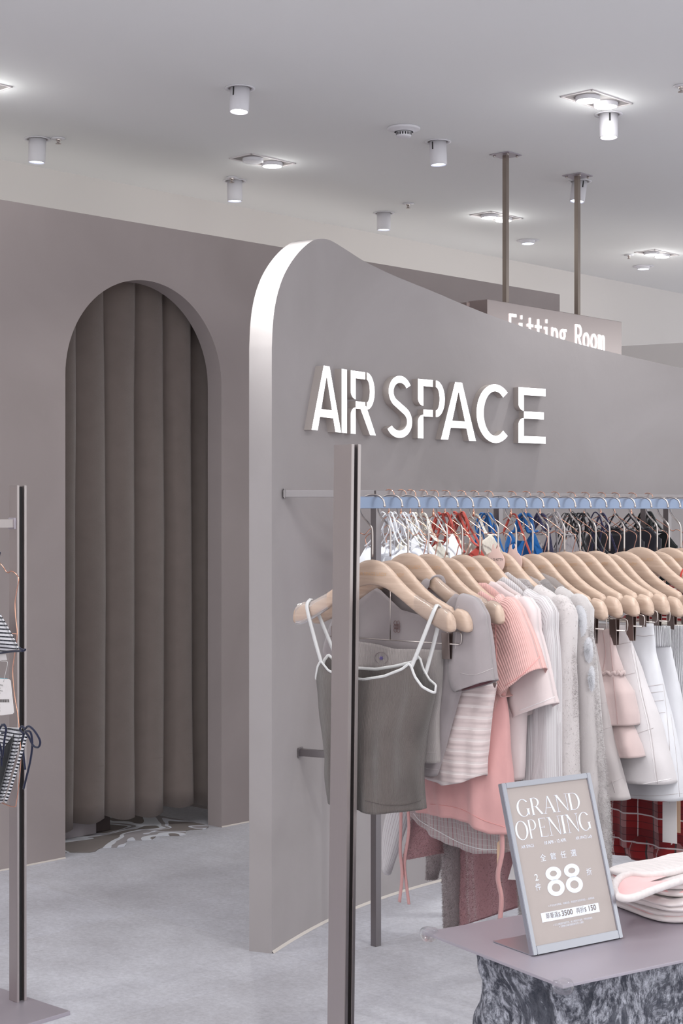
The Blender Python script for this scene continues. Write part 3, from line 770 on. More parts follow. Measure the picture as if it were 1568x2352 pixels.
def copy_tree(o, parent=None):
    c = o.copy(); S.collection.objects.link(c)
    if parent is not None: c.parent = parent
    for ch in list(o.children): copy_tree(ch, c)
    return c
hang = []
for i, x in enumerate(HX):
    o = proto if i == 0 else copy_tree(proto)
    p, t_ = rail_pt(x)
    pkz = EYE+(HY-PK[i])/F*p.y; dz = pkz-(RZ+WZ)       # small height spread of the wood
    o.location = p; o.rotation_euler = (0, 0, radians(HA[i]-90)); o['label'] = HL[i]
    for ch in o.children:
        ch.location = (0, 0, 0)
        if not ch.name.startswith('hook'): ch.location = (0, 0, max(-.012, min(.012, dz)))
    hang.append(o)
def loc(i, x, y, off=0):
    """photo pixel -> (across, height) in hanger i's plane"""
    p, _ = rail_pt(HX[i]); a = radians(HA[i]); v = Vector((sin(a), -cos(a), 0)); w = Vector((cos(a), sin(a), 0))
    p = p+w*off
    k = (x-CX)/F; s = (k*p.y-p.x)/(v.x-k*v.y); d = p.y+s*v.y
    return s, EYE-(y-HY)/F*d-RZ
def L_(i, pts, off=0): return [loc(i, x, y, off) for x, y in pts]

# ---------------------------------------------------------------- garments
import numpy as np
def fuzz_geo(V, Fc, n, length, width, down=.5, seed=1):
    rg = np.random.default_rng(seed); V = np.array([tuple(v) for v in V]); q = np.array([f for f in Fc if len(f) == 4])
    idx = rg.integers(0, len(q), n); a, b_, c, d = (V[q[idx, k]] for k in range(4))
    u, w = rg.random((n, 1)), rg.random((n, 1))
    P = (a*(1-u)+b_*u)*(1-w)+(d*(1-u)+c*u)*w
    N = np.cross(b_-a, d-a); ln = np.linalg.norm(N, axis=1, keepdims=True); N = N/np.maximum(ln, 1e-9)
    D = N*.8+rg.normal(0, .5, (n, 3)); D[:, 2] -= down; D /= np.linalg.norm(D, axis=1, keepdims=True)
    T = np.cross(D, rg.normal(0, 1, (n, 3))); T /= np.linalg.norm(T, axis=1, keepdims=True)
    Ln = length*(.5+rg.random((n, 1)))
    o = len(V); W_ = np.stack([P-T*width, P+T*width, P+D*Ln], 1).reshape(-1, 3)
    F2 = [(o+3*i, o+3*i+1, o+3*i+2) for i in range(n)]
    return [tuple(v) for v in V]+[tuple(v) for v in W_], list(Fc)+F2, P, idx
def body(parent, name, m_, Led, Red, topF, topB, hem, d0=.012, d1=.035, folds=((3.1, .006, 0), (7.3, .003, 1)), rows=44, cols=84, yoff=0, fuzz=None, seed=0, sway=0, wr=.0035, hemB=None, tilt=0, squash=.62, cover=False):
    """closed hanging tube. Led/Red: (x,z) edges from top down; topF/topB/hem: (xn in -1..1, z)"""
    Lt = sorted([(-z, x) for x, z in Led]); Rt = sorted([(-z, x) for x, z in Red])
    V, Fc, uv = [], [], []; rnd = random.Random(seed); o3 = rnd.random()*50
    for j in range(rows+1):
        t_ = j/rows
        for i in range(cols+1):
            ph = 2*pi*i/cols; xn = -cos(ph); sd_ = -sin(ph)        # sd_<0 : near (front) side
            tp_ = topF if sd_ <= 0 else topB
            zt = interp(tp_, xn); zb = interp(hem if sd_ <= 0 or hemB is None else hemB, xn)
            if cover:
                xx = (interp(Lt, -zt)+interp(Rt, -zt))/2+(interp(Rt, -zt)-interp(Lt, -zt))/2*xn
                zt += (max(zt, WZ+interp(WT, min(.2125, abs(xx)))+.006)-zt)*max(0, min(1, (abs(xx)-.06)/.04))
            z = zt+(zb-zt)*t_
            xl_, xr_ = interp(Lt, -z), interp(Rt, -z); cx_ = (xl_+xr_)/2; w = (xr_-xl_)/2
            dep = d0+(d1-d0)*min(1, max(0, t_*1.5))
            y = dep*(1 if sd_ > 0 else -1)*abs(sd_)**squash
            g = min(1, t_*1.7+.12)
            edge = 1-.55*abs(xn)**4
            y += sum(A*g*edge*sin(k_*xn*pi+p_+o3+.6*sin(t_*2.5)) for k_, A, p_ in folds)
            y += wr*g*noise.noise(Vector((xn*2.4+o3, z*13, sd_*.5)))
            y += yoff+tilt*t_
            V.append(Vector((cx_+w*xn+.003*g*noise.noise(Vector((o3, z*16, xn*3)))+sway*t_, y, z)))
            uv.append((w*ph*.72 if False else (ph/(2*pi))*2.6*max(abs(Rt[0][1]-Lt[0][1]), .2), z))
    for j in range(rows):
        for i in range(cols):
            a = j*(cols+1)+i; Fc.append((a, a+cols+1, a+cols+2, a+1))
    if fuzz:
        n, ln, wd = fuzz[:3]; nb0 = len(V); V, Fc, P, idx = fuzz_geo(V, Fc, n, ln, wd, fuzz[3] if len(fuzz) > 3 else .5, seed)
        for k in range(n):
            u_ = uv[(idx[k] // cols)*(cols+1)+idx[k] % cols] if idx[k] < rows*cols else (0, 0)
            uv += [u_]*3
    o = obj(name, V, Fc, m_, parent, uvs=uv)
    if not fuzz:
        md = o.modifiers.new('thickness', 'SOLIDIFY'); md.thickness = .0014; md.offset = 0
    return o
def sleeve(parent, name, m_, secs, dep=(.014, .026), seg=36, rows=26, yoff=0, fuzz=None, seed=3, wr=.003, cover=None):
    """secs: list of ((x,z) upper, (x,z) lower) from shoulder to cuff"""
    A = smooth_path([Vector((a[0], 0, a[1])) for a, b_ in secs], 8); B = smooth_path([Vector((b_[0], 0, b_[1])) for a, b_ in secs], 8)
    if cover is None: cover = abs(A[0].z-WZ) < .13 and parent is not None and A[0].x > 0
    if cover:
        for p in A:
            if p.x < .2125: p.z = max(p.z, WZ+interp(WT, abs(p.x))+.0075)
            if p.z > WZ-.15: p.x = max(p.x, interp([(WZ-.15, .217), (WZ-.125, .2195), (WZ-.112, .213), (WZ-.100, .200), (WZ-.096, 0)], p.z))
    hm_ = sum(((A[q]-B[q])/2).length for q in range(len(A)))/len(A)
    V, Fc, uv = [], [], []; n = len(A); acc = 0
    for j in range(n):
        t_ = j/(n-1); c = (A[j]+B[j])/2; h = (A[j]-B[j])/2; d = dep[0]+(dep[1]-dep[0])*t_+(.004 if cover else 0)
        if j: acc += (c-pc_).length
        pc_ = c
        for k in range(seg+1):
            an = 2*pi*k/seg
            sn_ = abs(sin(an))**(.6 if cover else 1)*(1 if sin(an) >= 0 else -1)
            p = c+h*cos(an)+Vector((0, d*sn_*(1+.08*sin(3*an+seed))-(.003 if cover else 0), 0))
            p.y += yoff+wr*noise.noise(Vector((t_*3+seed, cos(an)*2, sin(an)*2)))
            V.append(p); uv.append((an/(2*pi)*hm_*4.4, acc))
    for j in range(n-1):
        for k in range(seg):
            a = j*(seg+1)+k; Fc.append((a, a+1, a+seg+2, a+seg+1))
    if fuzz:
        nq = len(Fc); V, Fc, P, idx = fuzz_geo(V, Fc, fuzz[0], fuzz[1], fuzz[2], .4, seed); uv += [(0, 0)]*(3*fuzz[0])
    o = obj(name, V, Fc, m_, parent, uvs=uv)
    if not fuzz:
        md = o.modifiers.new('thickness', 'SOLIDIFY'); md.thickness = .0016; md.offset = 0
    return o
def gthing(i, name, label, cat, group=None):
    h = hang[i]; t = thing(name, label, cat, h.location.copy(), h.rotation_euler[2], group); return t
def mir(pts): return [(-x, z) for x, z in pts]
def strap(parent, name, pts, w, m_, th=.0012, sm=6):
    V, Fc = tube_geo(smooth_path([Vector(p) for p in pts], sm), 1.0, 8, (w, th) if False else (w, w*.4))
    return obj(name, V, Fc, m_, parent, uvs=[(v[0], v[2]) for v in V])
def ribbon(parent, name, pts, w, m_, th=.0008, wdir=(1, 0, 0), sm=6):
    """flat band; width runs along wdir projected off the path"""
    P = smooth_path([Vector(p) for p in pts], sm); V, Fc = [], []; wd0 = Vector(wdir)
    for i, p in enumerate(P):
        t_ = (P[min(i+1, len(P)-1)]-P[max(i-1, 0)]).normalized(); a = (wd0-t_*wd0.dot(t_)).normalized(); b_ = t_.cross(a)
        for s1, s2 in ((-1, -1), (1, -1), (1, 1), (-1, 1)): V.append(p+a*w/2*s1+b_*th*s2)
    for i in range(len(P)-1):
        for k in range(4): Fc.append((4*i+k, 4*i+(k+1) % 4, 4*i+4+(k+1) % 4, 4*i+4+k))
    Fc += [(3, 2, 1, 0), tuple(range(len(V)-4, len(V)))]
    return obj(name, V, Fc, m_, parent, uvs=[(v.x, v.z) for v in V])

C_TAUPE = cloth('taupe_rib_knit', rgb(103, 94, 91), rib=330, ribd=.00035)
C_WPIPE = cloth('white_piping_cloth', rgb(215, 212, 212))
C_LRIB = cloth('light_grey_rib_knit', rgb(165, 155, 153), rib=300, ribd=.0004)
C_MAUVE = cloth('mauve_grey_jersey', rgb(153, 143, 145))
C_MDARK = cloth('plum_jersey', rgb(120, 82, 88))
C_PTL = cloth('pale_pink_lace_knit', rgb(219, 200, 199), rib=84, ribd=.0007, ribdir='y', stripe=[(.024, .25, rgb(252, 240, 238), 'y', .55)])
C_SALM = cloth('salmon_jersey', rgb(219, 165, 163), rough=.8)
C_PRIB = cloth('pink_rib_knit', rgb(223, 176, 171), rib=190, ribd=.0005, stripe=[(.00526, .3, rgb(226, 168, 164), 'x', .3)])
C_SHEER = cloth('pale_pink_sheer_jersey', rgb(223, 206, 206), alpha=.93)
C_PIN = cloth('white_pinstripe_cotton', rgb(204, 198, 200), stripe=[(.0066, .14, rgb(158, 142, 146), 'x')])
C_PINP = cloth('pink_pinstripe_cotton', rgb(182, 169, 169), stripe=[(.0085, .16, rgb(166, 118, 122), 'x'), (.012, .08, rgb(210, 200, 200), 'y', .5)])
C_BOU = cloth('white_boucle', rgb(197, 188, 188), sheen=.6, weave=300)
C_FUZ = cloth('beige_fuzzy_knit', rgb(180, 172, 172), sheen=.8, weave=500)
C_FUZW = cloth('white_fuzzy_knit', rgb(213, 212, 217), sheen=.8, weave=500)
C_DROSE = cloth('dusty_rose_fuzzy_knit', rgb(176, 132, 136), sheen=.8, weave=400)
C_DGREY = cloth('mauve_grey_fuzzy_knit', rgb(159, 145, 146), sheen=.8, weave=500)
C_CARGO = cloth('beige_grey_twill', rgb(176, 167, 167))
C_RUF = cloth('dusty_pink_suede_cloth', rgb(193, 171, 169), sheen=.5)
C_SHORT = cloth('off_white_twill', rgb(204, 197, 199))
C_DENIM = cloth('white_denim', rgb(210, 208, 213))
C_KNIT = cloth('white_rib_knit', rgb(210, 208, 212), rib=110, ribd=.0010)
C_CREAM = cloth('cream_cloth', rgb(215, 210, 202))
C_PLAID = cloth('red_plaid_cotton', rgb(150, 40, 42), stripe=[(.07, .26, rgb(196, 160, 160), 'x', .62), (.07, .5, rgb(84, 26, 34), 'y', .45), (.035, .06, rgb(225, 215, 215), 'x', .8), (.07, .045, rgb(28, 22, 30), 'x', .9), (.0175, .07, rgb(30, 24, 30), 'y', .75), (.07, .05, rgb(228, 220, 220), 'y', .85)])
M_CLIP = mat('clip_metal', rgb(150, 136, 132), .32, 1)
C_STITCH = mat('seam_thread', rgb(200, 194, 194), .8)

def clip_bar(i, z=-.30, half=.15, off=0, name='clip_bar', xs=None, ph=.045):
    b0 = thing(name, 'steel clip bar with two pegs under ' + {1: 'the second hanger, gripping the light ribbed skirt'}.get(i, 'a wooden hanger'), 'clip bar', hang[i].location.copy(), hang[i].rotation_euler[2])
    return b0
def add_clips(i, label, z, half=.145, ph=.042, top=None):
    """bar with two pegs, hooked under hanger i (its own thing: it hangs from the hanger)"""
    h = hang[i]; t = thing('clip_bar', label, 'trouser clips', h.location.copy(), h.rotation_euler[2], 'clip bars under the wooden hangers')
    zt = WZ-.12 if top is None else top
    V, Fc = merge([tube_geo([Vector((-half-.03, 0, z)), Vector((half+.03, 0, z))], .0014, 8), tube_geo(smooth_path([Vector((half+.03, 0, z)), Vector((half+.035, 0, z+.004)), Vector((half+.036, 0, z+.02)), Vector((half+.03, 0, z+.026)), Vector((half+.006, 0, z+.027))], 4), .0014, 8),
                   tube_geo([Vector((0, 0, z)), Vector((0, 0, WZ-.052))], .0013, 8)])
    obj('bar', V, Fc, M_NICKEL, t)
    for s_ in (-1, 1):
        bm = bmesh.new()
        for yy, rt in ((-.0052, .06), (.0052, -.06)): bm_box(bm, (s_*half, yy, z-.004), (.019, .0016, ph), Matrix.Rotation(rt, 4, 'X'), .0007)
        bm_box(bm, (s_*half, 0, z), (.007, .009, .006), None, .0005)
        from_bm('peg', bm, M_CLIP, t)
    return t

# g1 taupe camisole -------------------------------------------------
i = 0
t = gthing(i, 'camisole', 'taupe ribbed camisole with white piping on the nearest hanger, behind the tall post', 'top')
Led = L_(i, [(729, 1500), (729, 1562), (735, 1620), (748, 1690), (757, 1740), (760, 1848)]); Red = L_(i, [(998, 1500), (999, 1592), (988, 1640), (972, 1700), (967, 1760), (969, 1830), (972, 1866)])
nt = L_(i, [(729, 1562), (738, 1530), (746, 1519), (765, 1540), (800, 1556), (850, 1560), (895, 1553), (935, 1537), (953, 1523), (962, 1552), (978, 1577), (999, 1592)])
cxm = (nt[0][0]+nt[-1][0])/2; hw = (nt[-1][0]-nt[0][0])/2
tf = [((x-cxm)/hw, z) for x, z in nt]
tb = [(xn, z+.012+(.006 if abs(xn) < .5 else 0)) for xn, z in tf]
hm = [(-1, loc(i, 760, 1840)[1]), (-.4, loc(i, 830, 1852)[1]), (.2, loc(i, 900, 1866)[1]), (1, loc(i, 970, 1858)[1])]
bd = body(t, 'body', C_TAUPE, Led, Red, tf, tb, hm, .02, .04, ((2.2, .004, 0), (5, .002, 1)), rows=60, cols=140, wr=.009, seed=11)
# piping follows the top edge (rows 0 of the body mesh)
me = bd.data; ring = [me.vertices[k].co.copy() for k in range(141)]
ring.append(ring[0]); V, Fc = tube_geo([p+Vector((0, 0, .001)) for p in ring], .0034, 8, (.6, 1.1)); obj('piping', V, Fc, C_WPIPE, t, uvs=[(v[0], v[2]) for v in V])
def near_ring(x, front=True):
    c = [p for p in ring if (p.y < 0) == front]; return min(c, key=lambda p: abs(p.x-x))
for (px, py), (hx, hy), fr_ in (((953, 1520), (1000, 1425), True), ((746, 1516), (699, 1398), True), ((966, 1500), (1004, 1430), False), ((768, 1486), (727, 1410), False)):
    a = loc(i, px, py); b_ = loc(i, hx, hy); p0_ = near_ring(a[0], fr_)
    sgn_ = -1 if fr_ else 1
    nx = .166*(1 if b_[0] > 0 else -1)
    pts_ = [p0_+Vector((0, 0, -.002)), Vector(((p0_.x*.5+nx*.5), sgn_*.016, (p0_.z+WZ-.12)/2)), Vector((nx*1.0, sgn_*.014-.0015, WZ-.116)), Vector((nx*1.005, -.002, WZ-.0985))]
    ribbon(t, 'strap', pts_, .0085, C_WPIPE, .001)
# clear silicone grip near both ends of the nearest hanger
def hanger_sleeve(h, x0, x1):
    V, Fc = [], []; sg = 1 if x0 > 0 else -1; xs = [x0+(x1-x0)*k/10 for k in range(11)]
    for x in xs:
        a = abs(x); zt, zb = interp(WT, a)+.0016, interp(WB, a)-.0016; th = .0065+.0055*min(1, a/.2)**1.3+.0014
        if a > .2: th *= .85
        for k in range(16):
            an = 2*pi*k/16; c, s = cos(an), sin(an)
            V.append((x, th*(abs(c)**.6)*(1 if c >= 0 else -1)-.035*a**1.6, WZ+(zt+zb)/2+(zt-zb)/2*(abs(s)**.75)*(1 if s >= 0 else -1)))
    for i_ in range(10):
        for k in range(16): Fc.append((i_*16+k, i_*16+(k+1) % 16, i_*16+16+(k+1) % 16, i_*16+16+k))
    o = obj('silicone_grip', V, Fc, M_CLEAR, h); o.location = h.children[0].location; o['label'] = 'clear silicone grip'
hanger_sleeve(hang[0], .115, .2); hanger_sleeve(hang[0], -.115, -.2); hanger_sleeve(hang[3], .15, .2); hanger_sleeve(hang[2], .085, .14)

# g2 light ribbed skirt on the clips of the second hanger -----------
i = 1
t = gthing(i, 'ribbed_skirt', 'light grey ribbed skirt with a round printed emblem at the waist, clipped behind the camisole', 'skirt')
Red = L_(i, [(1015, 1494), (1012, 1560), (1003, 1640), (1000, 1700), (1003, 1755)]); zt = L_(i, [(740, 1475), (825, 1474), (890, 1490), (1015, 1496)])
tf = [(-1, loc(i, 760, 1466)[1]), (-.3, loc(i, 850, 1478)[1]), (.1, loc(i, 900, 1490)[1]), (.6, loc(i, 965, 1491)[1]), (1, loc(i, 1015, 1493)[1])]
body(t, 'skirt_body', C_LRIB, mir(Red), Red, tf, [(a, b_-.002) for a, b_ in tf], [(-1, loc(i, 760, 1740)[1]), (1, loc(i, 1003, 1752)[1])], .005, .03, ((3, .004, 0),), yoff=.004, seed=4)
# emblem
V, Fc = [], []; ce = loc(i, 881, 1511)
ex = [(ce[0]+.0175*cos(a), ce[1]+.0125*sin(a)) for a in [2*pi*k/24 for k in range(25)]]
def patch(tt, name, pts, w, m_, y): 
    V, Fc = tube_geo([Vector((a, y, b_)) for a, b_ in pts], w, 5); return obj(name, V, Fc, m_, tt, uvs=[(v[0], v[2]) for v in V])
M_EMBG = mat('emblem_grey', rgb(130, 118, 120), .8); M_EMBP = mat('emblem_purple', rgb(122, 108, 170), .8)
patch(t, 'emblem_ring', ex, .0007, M_EMBG, -.0085)
for k in range(7):
    a = 2*pi*k/7; patch(t, 'emblem_mark', [(ce[0]+.005*cos(a), ce[1]+.004*sin(a)), (ce[0]+.001*cos(a+1), ce[1]+.001*sin(a+1))], .0009, M_EMBP, -.0088)
add_clips(1, 'steel clip bar under the second hanger, its peg gripping the light ribbed skirt', loc(1, 985, 1476)[1], .148, .055)

# g3 mauve tee ---------------------------------------------------------
i = 2
t = gthing(i, 'tee_shirt', 'mauve-grey short-sleeve tee with a stitched knot emblem and plum lining', 'top')
Red = L_(i, [(1100, 1370), (1098, 1420), (1078, 1500), (1062, 1580), (1040, 1650), (1012, 1730), (1000, 1782)])
Lw = [(-.212, loc(i, 1069, 1363)[1]-.02), (-.2, -.35), (-.17, -.5), (-.15, -.64)]
nk = [(-1, WZ-.135), (-.75, WZ-.09), (-.48, WZ-.066), (-.3, loc(i, 879, 1354)[1]), (0, loc(i, 935, 1400)[1]), (.25, loc(i, 975, 1412)[1]), (.45, loc(i, 1020, 1408)[1]), (.62, loc(i, 1048, 1385)[1]), (.72, loc(i, 1068, 1363)[1]), (.86, loc(i, 1092, 1372)[1]), (1, loc(i, 1110, 1385)[1])]
bk = [(-1, WZ-.135), (-.72, WZ-.088), (-.4, WZ-.06), (0, WZ-.075), (.4, WZ-.075), (.7, WZ-.088), (1, WZ-.125)]
body(t, 'body', C_MAUVE, Lw, Red, nk, bk, [(-1, -.60), (0, loc(i, 960, 1775)[1]), (1, loc(i, 1000, 1782)[1])], .014, .03, ((2, .005, .5), (5, .003, 1)), seed=8, wr=.006)
sleeve(t, 'sleeve', C_MAUVE, [(loc(i, 1066, 1363), loc(i, 1048, 1500)), (loc(i, 1100, 1378), loc(i, 1040, 1530)), (loc(i, 1120, 1430), loc(i, 1042, 1560)), (loc(i, 1131, 1510), loc(i, 1050, 1585)), (loc(i, 1137, 1562), loc(i, 1060, 1588))], (.02, .032))
sleeve(t, 'sleeve', C_MAUVE, mirs := [((-.15, WZ-.085), (-.13, -.32)), ((-.21, WZ-.13), (-.15, -.34)), ((-.245, -.32), (-.19, -.40))], (.02, .03))
sleeve(t, 'sleeve_lining', C_MDARK, [(loc(i, 1122, 1470), loc(i, 1050, 1570)), (loc(i, 1129, 1515), loc(i, 1056, 1582)), (loc(i, 1134, 1560), loc(i, 1064, 1585))], (.022, .029))
a, b_ = loc(i, 986, 1345), loc(i, 1005, 1335)
ribbon(t, 'loop_strap', [(loc(i, 962, 1395)[0], -.014, loc(i, 962, 1395)[1]), (loc(i, 978, 1362)[0], -.0175, loc(i, 978, 1362)[1]), (loc(i, 992, 1336)[0], -.012, loc(i, 992, 1333)[1]), (loc(i, 1006, 1338)[0], .006, loc(i, 1006, 1330)[1]), (loc(i, 1004, 1365)[0], .014, loc(i, 1004, 1365)[1])], .019, C_MAUVE, .0012, (1, .3, .5))
M_KNOT = mat('emblem_brown', rgb(120, 92, 92), .8)
ck = loc(i, 927, 1438)
for dx_, dz_ in ((-.0045, .006), (.0045, .006), (-.0045, -.006), (.0045, -.006), (0, 0), (-.0045, 0), (.0045, 0)):
    patch(t, 'emblem_loop', [(ck[0]+dx_+.0042*cos(a), ck[1]+dz_*1.25+.005*sin(a)) for a in [2*pi*k/14 for k in range(15)]], .0006, M_KNOT, -.0225)

# g4 lace knit top over salmon ---------------------------------------
i = 3
t = gthing(i, 'lace_knit_top', 'pale pink lace-knit sleeveless top with horizontal openwork rows', 'top')
Red = L_(i, [(1150, 1500), (1136, 1585), (1124, 1640), (1118, 1690), (1112, 1740), (1112, 1790)])
Led = L_(i, [(925, 1450), (940, 1560), (950, 1700), (962, 1790)])
body(t, 'body', C_PTL, Led, Red, [(-1, -.36), (-.6, -.29), (-.2, -.31), (.5, -.31), (.85, loc(i, 1125, 1520)[1]), (1, loc(i, 1138, 1580)[1])], [(-1, -.36), (0, -.32), (1, -.38)], [(-1, loc(i, 965, 1768)[1]), (-.6, loc(i, 985, 1780)[1]), (.1, loc(i, 1045, 1800)[1]), (.6, loc(i, 1085, 1795)[1]), (1, loc(i, 1112, 1780)[1])], .018, .036, ((2, .004, .5), (5, .002, 1)), seed=21)
for y_ in (-.012, .012): ribbon(t, 'strap', [(.13, y_, -.33), (.155, y_*1.1, -.25), (.168, y_*.6-.002, WZ-.1)], .006, M_CLEAR)
# g5 salmon camisole beneath + pink ribbed top --------------------------
i = 4
t = gthing(i, 'jersey_camisole', 'salmon pink jersey camisole hanging lower than the lace-knit top', 'top')
Red = L_(i, [(1150, 1500), (1168, 1640), (1175, 1800), (1172, 1915)]); Led = L_(i, [(900, 1500), (930, 1700), (955, 1800), (968, 1870)])
body(t, 'body', C_SALM, Led, Red, [(-1, -.38), (0, -.36), (1, -.40)], [(-1, -.38), (0, -.36), (1, -.40)], [(-1, loc(i, 968, 1862)[1]), (-.5, loc(i, 1005, 1866)[1]), (-.1, loc(i, 1050, 1872)[1]), (.3, loc(i, 1085, 1885)[1]), (.7, loc(i, 1125, 1908)[1]), (1, loc(i, 1172, 1915)[1])], .015, .03, ((2.6, .007, .2), (6, .003, 2)), seed=5, yoff=-.005)
for y_ in (-.016, .012): ribbon(t, 'strap', [(.11, y_, -.39), (.15, y_, -.28), (.168, y_*.4-.002, WZ-.1)], .006, C_SALM)
for k, (xs_, off_) in enumerate((((922, 932), .0), ((938, 946), .004))):
    x0, x1 = xs_
    pts_ = [loc(i, x0, 1800), loc(i, x0+(4 if k == 0 else 2), 1900), loc(i, x0+(6 if k == 0 else 8), 1960), loc(i, x0+(8 if k == 0 else -6), 2020), loc(i, x0-(2 if k == 0 else -14-14), 2075)]
    if k == 1: pts_ = [loc(i, 928, 1800), loc(i, 936, 1900), loc(i, 926, 1980), loc(i, 930, 2030), loc(i, 936, 2078)]
    else: pts_ = [loc(i, 922, 1800), loc(i, 920, 1900), loc(i, 919, 1960), loc(i, 923, 2010), loc(i, 917, 2072)]
    ribbon(t, 'tie_ribbon', [(a, off_, b_) for a, b_ in pts_], .0085, C_SALM, .0008)
ribbon(t, 'tie_ribbon', [(a, -.01, b_) for a, b_ in [loc(i, 1157, 1880), loc(i, 1160, 1950), loc(i, 1150, 2010), loc(i, 1158, 2060), loc(i, 1155, 2110)]], .012, C_SALM, .0008)

t = gthing(i, 'knit_tee', 'pink ribbed short-sleeve top, its open cuff pointing right', 'top')
Red = L_(i, [(1190, 1400), (1185, 1500), (1160, 1600), (1150, 1660), (1144, 1785)]); Led = [(-.20, -.25), (-.19, -.4), (-.16, -.6)]
nkz = loc(i, 1110, 1352)
body(t, 'body', C_PRIB, Led, Red, [(-1, WZ-.135), (-.7, WZ-.09), (-.5, WZ-.13), (0, -.33), (.4, -.25), (.52, nkz[1]), (.7, loc(i, 1145, 1370)[1]), (1, loc(i, 1200, 1412)[1])], [(-1, WZ-.135), (-.5, WZ-.07), (.5, WZ-.062), (.6, nkz[1]+.004), (1, WZ-.12)], [(-1, loc(i, 1000, 1785)[1]), (1, loc(i, 1144, 1788)[1])], .016, .03, ((2.6, .005, .2), (6, .002, 2)), seed=15, yoff=-.004)
sleeve(t, 'sleeve', C_PRIB, [(loc(i, 1150, 1372), loc(i, 1125, 1530)), (loc(i, 1192, 1395), loc(i, 1132, 1560)), (loc(i, 1216, 1440), loc(i, 1143, 1580)), (loc(i, 1236, 1495), loc(i, 1154, 1594)), (loc(i, 1247, 1535), loc(i, 1166, 1600))], (.02, .038), seg=48)

# g6 sheer tee -----------------------------------------------------------
i = 5
t = gthing(i, 'sheer_tee', 'pale blush sheer tee whose wide sleeve hangs below the pink ribbed cuff', 'top')
Red = L_(i, [(1232, 1420), (1215, 1520), (1205, 1650), (1200, 1780)]); Led = [(-.2, -.25), (-.18, -.5), (-.17, -.68)]
body(t, 'body', C_SHEER, Led, Red, [(-1, WZ-.135), (-.6, WZ-.08), (0, -.3), (.55, WZ-.066), (1, loc(i, 1228, 1425)[1])], [(-1, WZ-.135), (0, WZ-.07), (1, WZ-.12)], [(-1, -.66), (1, loc(i, 1200, 1790)[1])], .014, .03, cover=True, seed=6)
sleeve(t, 'sleeve', C_SHEER, [(loc(i, 1190, 1392), loc(i, 1170, 1560)), (loc(i, 1225, 1412), loc(i, 1175, 1600)), (loc(i, 1248, 1480), loc(i, 1180, 1625)), (loc(i, 1266, 1560), loc(i, 1186, 1640)), (loc(i, 1278, 1615), loc(i, 1190, 1648))], (.018, .03))

# g7 pinstripe shirt + its longer pink-striped underlayer ---------------
i = 6
t = gthing(i, 'pinstripe_shirt', 'white pinstripe long shirt with dropped shoulder, left of the boucle cardigan', 'shirt')
Red = L_(i, [(1230, 1370), (1272, 1415), (1279, 1480), (1281, 1560), (1282, 1700), (1283, 1830)]); Led = [(-.21, -.25), (-.2, -.5), (-.19, -.72)]
body(t, 'body', C_PIN, Led, Red, [(-1, WZ-.135), (-.5, WZ-.065), (0, -.30), (.42, loc(i, 1185, 1338)[1]-.01), (.55, loc(i, 1196, 1335)[1]), (.72, loc(i, 1220, 1352)[1]), (.9, loc(i, 1258, 1392)[1]), (1, loc(i, 1274, 1418)[1])], [(-1, WZ-.135), (-.4, WZ-.05), (.5, WZ-.045), (1, WZ-.12)], [(-1, -.7), (1, loc(i, 1283, 1850)[1])], .016, .034, ((2.6, .006, .2), (6, .003, 2)), cover=True, seed=33)
sleeve(t, 'sleeve', C_PIN, [(loc(i, 1215, 1352), loc(i, 1205, 1500)), (loc(i, 1262, 1392), loc(i, 1225, 1560)), (loc(i, 1279, 1480), loc(i, 1238, 1640)), (loc(i, 1282, 1640), loc(i, 1240, 1760)), (loc(i, 1283, 1810), loc(i, 1225, 1830))], (.02, .03))
sleeve(t, 'sleeve', C_PIN, [((-.17, WZ-.09), (-.15, -.3)), ((-.235, -.35), (-.18, -.45)), ((-.255, -.6), (-.20, -.66)), (loc(i, 884, 1900), loc(i, 922, 1930)), (loc(i, 884, 1990), loc(i, 892, 2010))], (.02, .014))
t = gthing(5, 'striped_blouse', 'long blouse with thin pink stripes, its curved hem showing under the salmon camisole', 'shirt')
i = 5
Red = L_(i, [(1180, 1600), (1190, 1800), (1200, 1990)]); Led = L_(i, [(930, 1600), (938, 1780), (944, 1860), (946, 1880)])
body(t, 'body', C_PINP, Led, Red, [(-1, -.42), (1, -.42)], [(-1, -.42), (1, -.42)], [(-1, loc(i, 944, 1868)[1]), (-.8, loc(i, 962, 1888)[1]), (-.45, loc(i, 1015, 1918)[1]), (-.1, loc(i, 1060, 1942)[1]), (.3, loc(i, 1105, 1956)[1]), (.7, loc(i, 1150, 1957)[1]), (1, loc(i, 1200, 1950)[1])], .014, .03, ((3, .005, 0), (7, .003, .4)), seed=44, yoff=.004)
for y_ in (-.012, .012): ribbon(t, 'strap', [(.11, y_, -.43), (.15, y_, -.3), (.168, y_*.4-.002, WZ-.1)], .006, C_PINP)

# g8 boucle cardigan -----------------------------------------------------
i = 7
t = gthing(i, 'boucle_cardigan', 'white boucle cardigan with nubby texture, between pinstripe shirt and patched cardigan', 'cardigan')
Red = L_(i, [(1262, 1360), (1306, 1410), (1313, 1480), (1318, 1600), (1322, 1800), (1324, 1860)]); Led = [(-.21, -.25), (-.2, -.5), (-.18, -.74)]
body(t, 'body', C_BOU, Led, Red, [(-1, WZ-.13), (-.5, WZ-.065), (0, -.3), (.42, loc(i, 1212, 1345)[1]-.01), (.55, loc(i, 1224, 1336)[1]), (.8, loc(i, 1275, 1372)[1]), (1, loc(i, 1306, 1412)[1])], [(-1, WZ-.13), (-.4, WZ-.05), (.5, WZ-.045), (1, WZ-.12)], [(-1, -.74), (1, -.74)], .018, .034, ((2.6, .005, .2),), cover=True, seed=51, fuzz=(80000, .0045, .0007, .1))
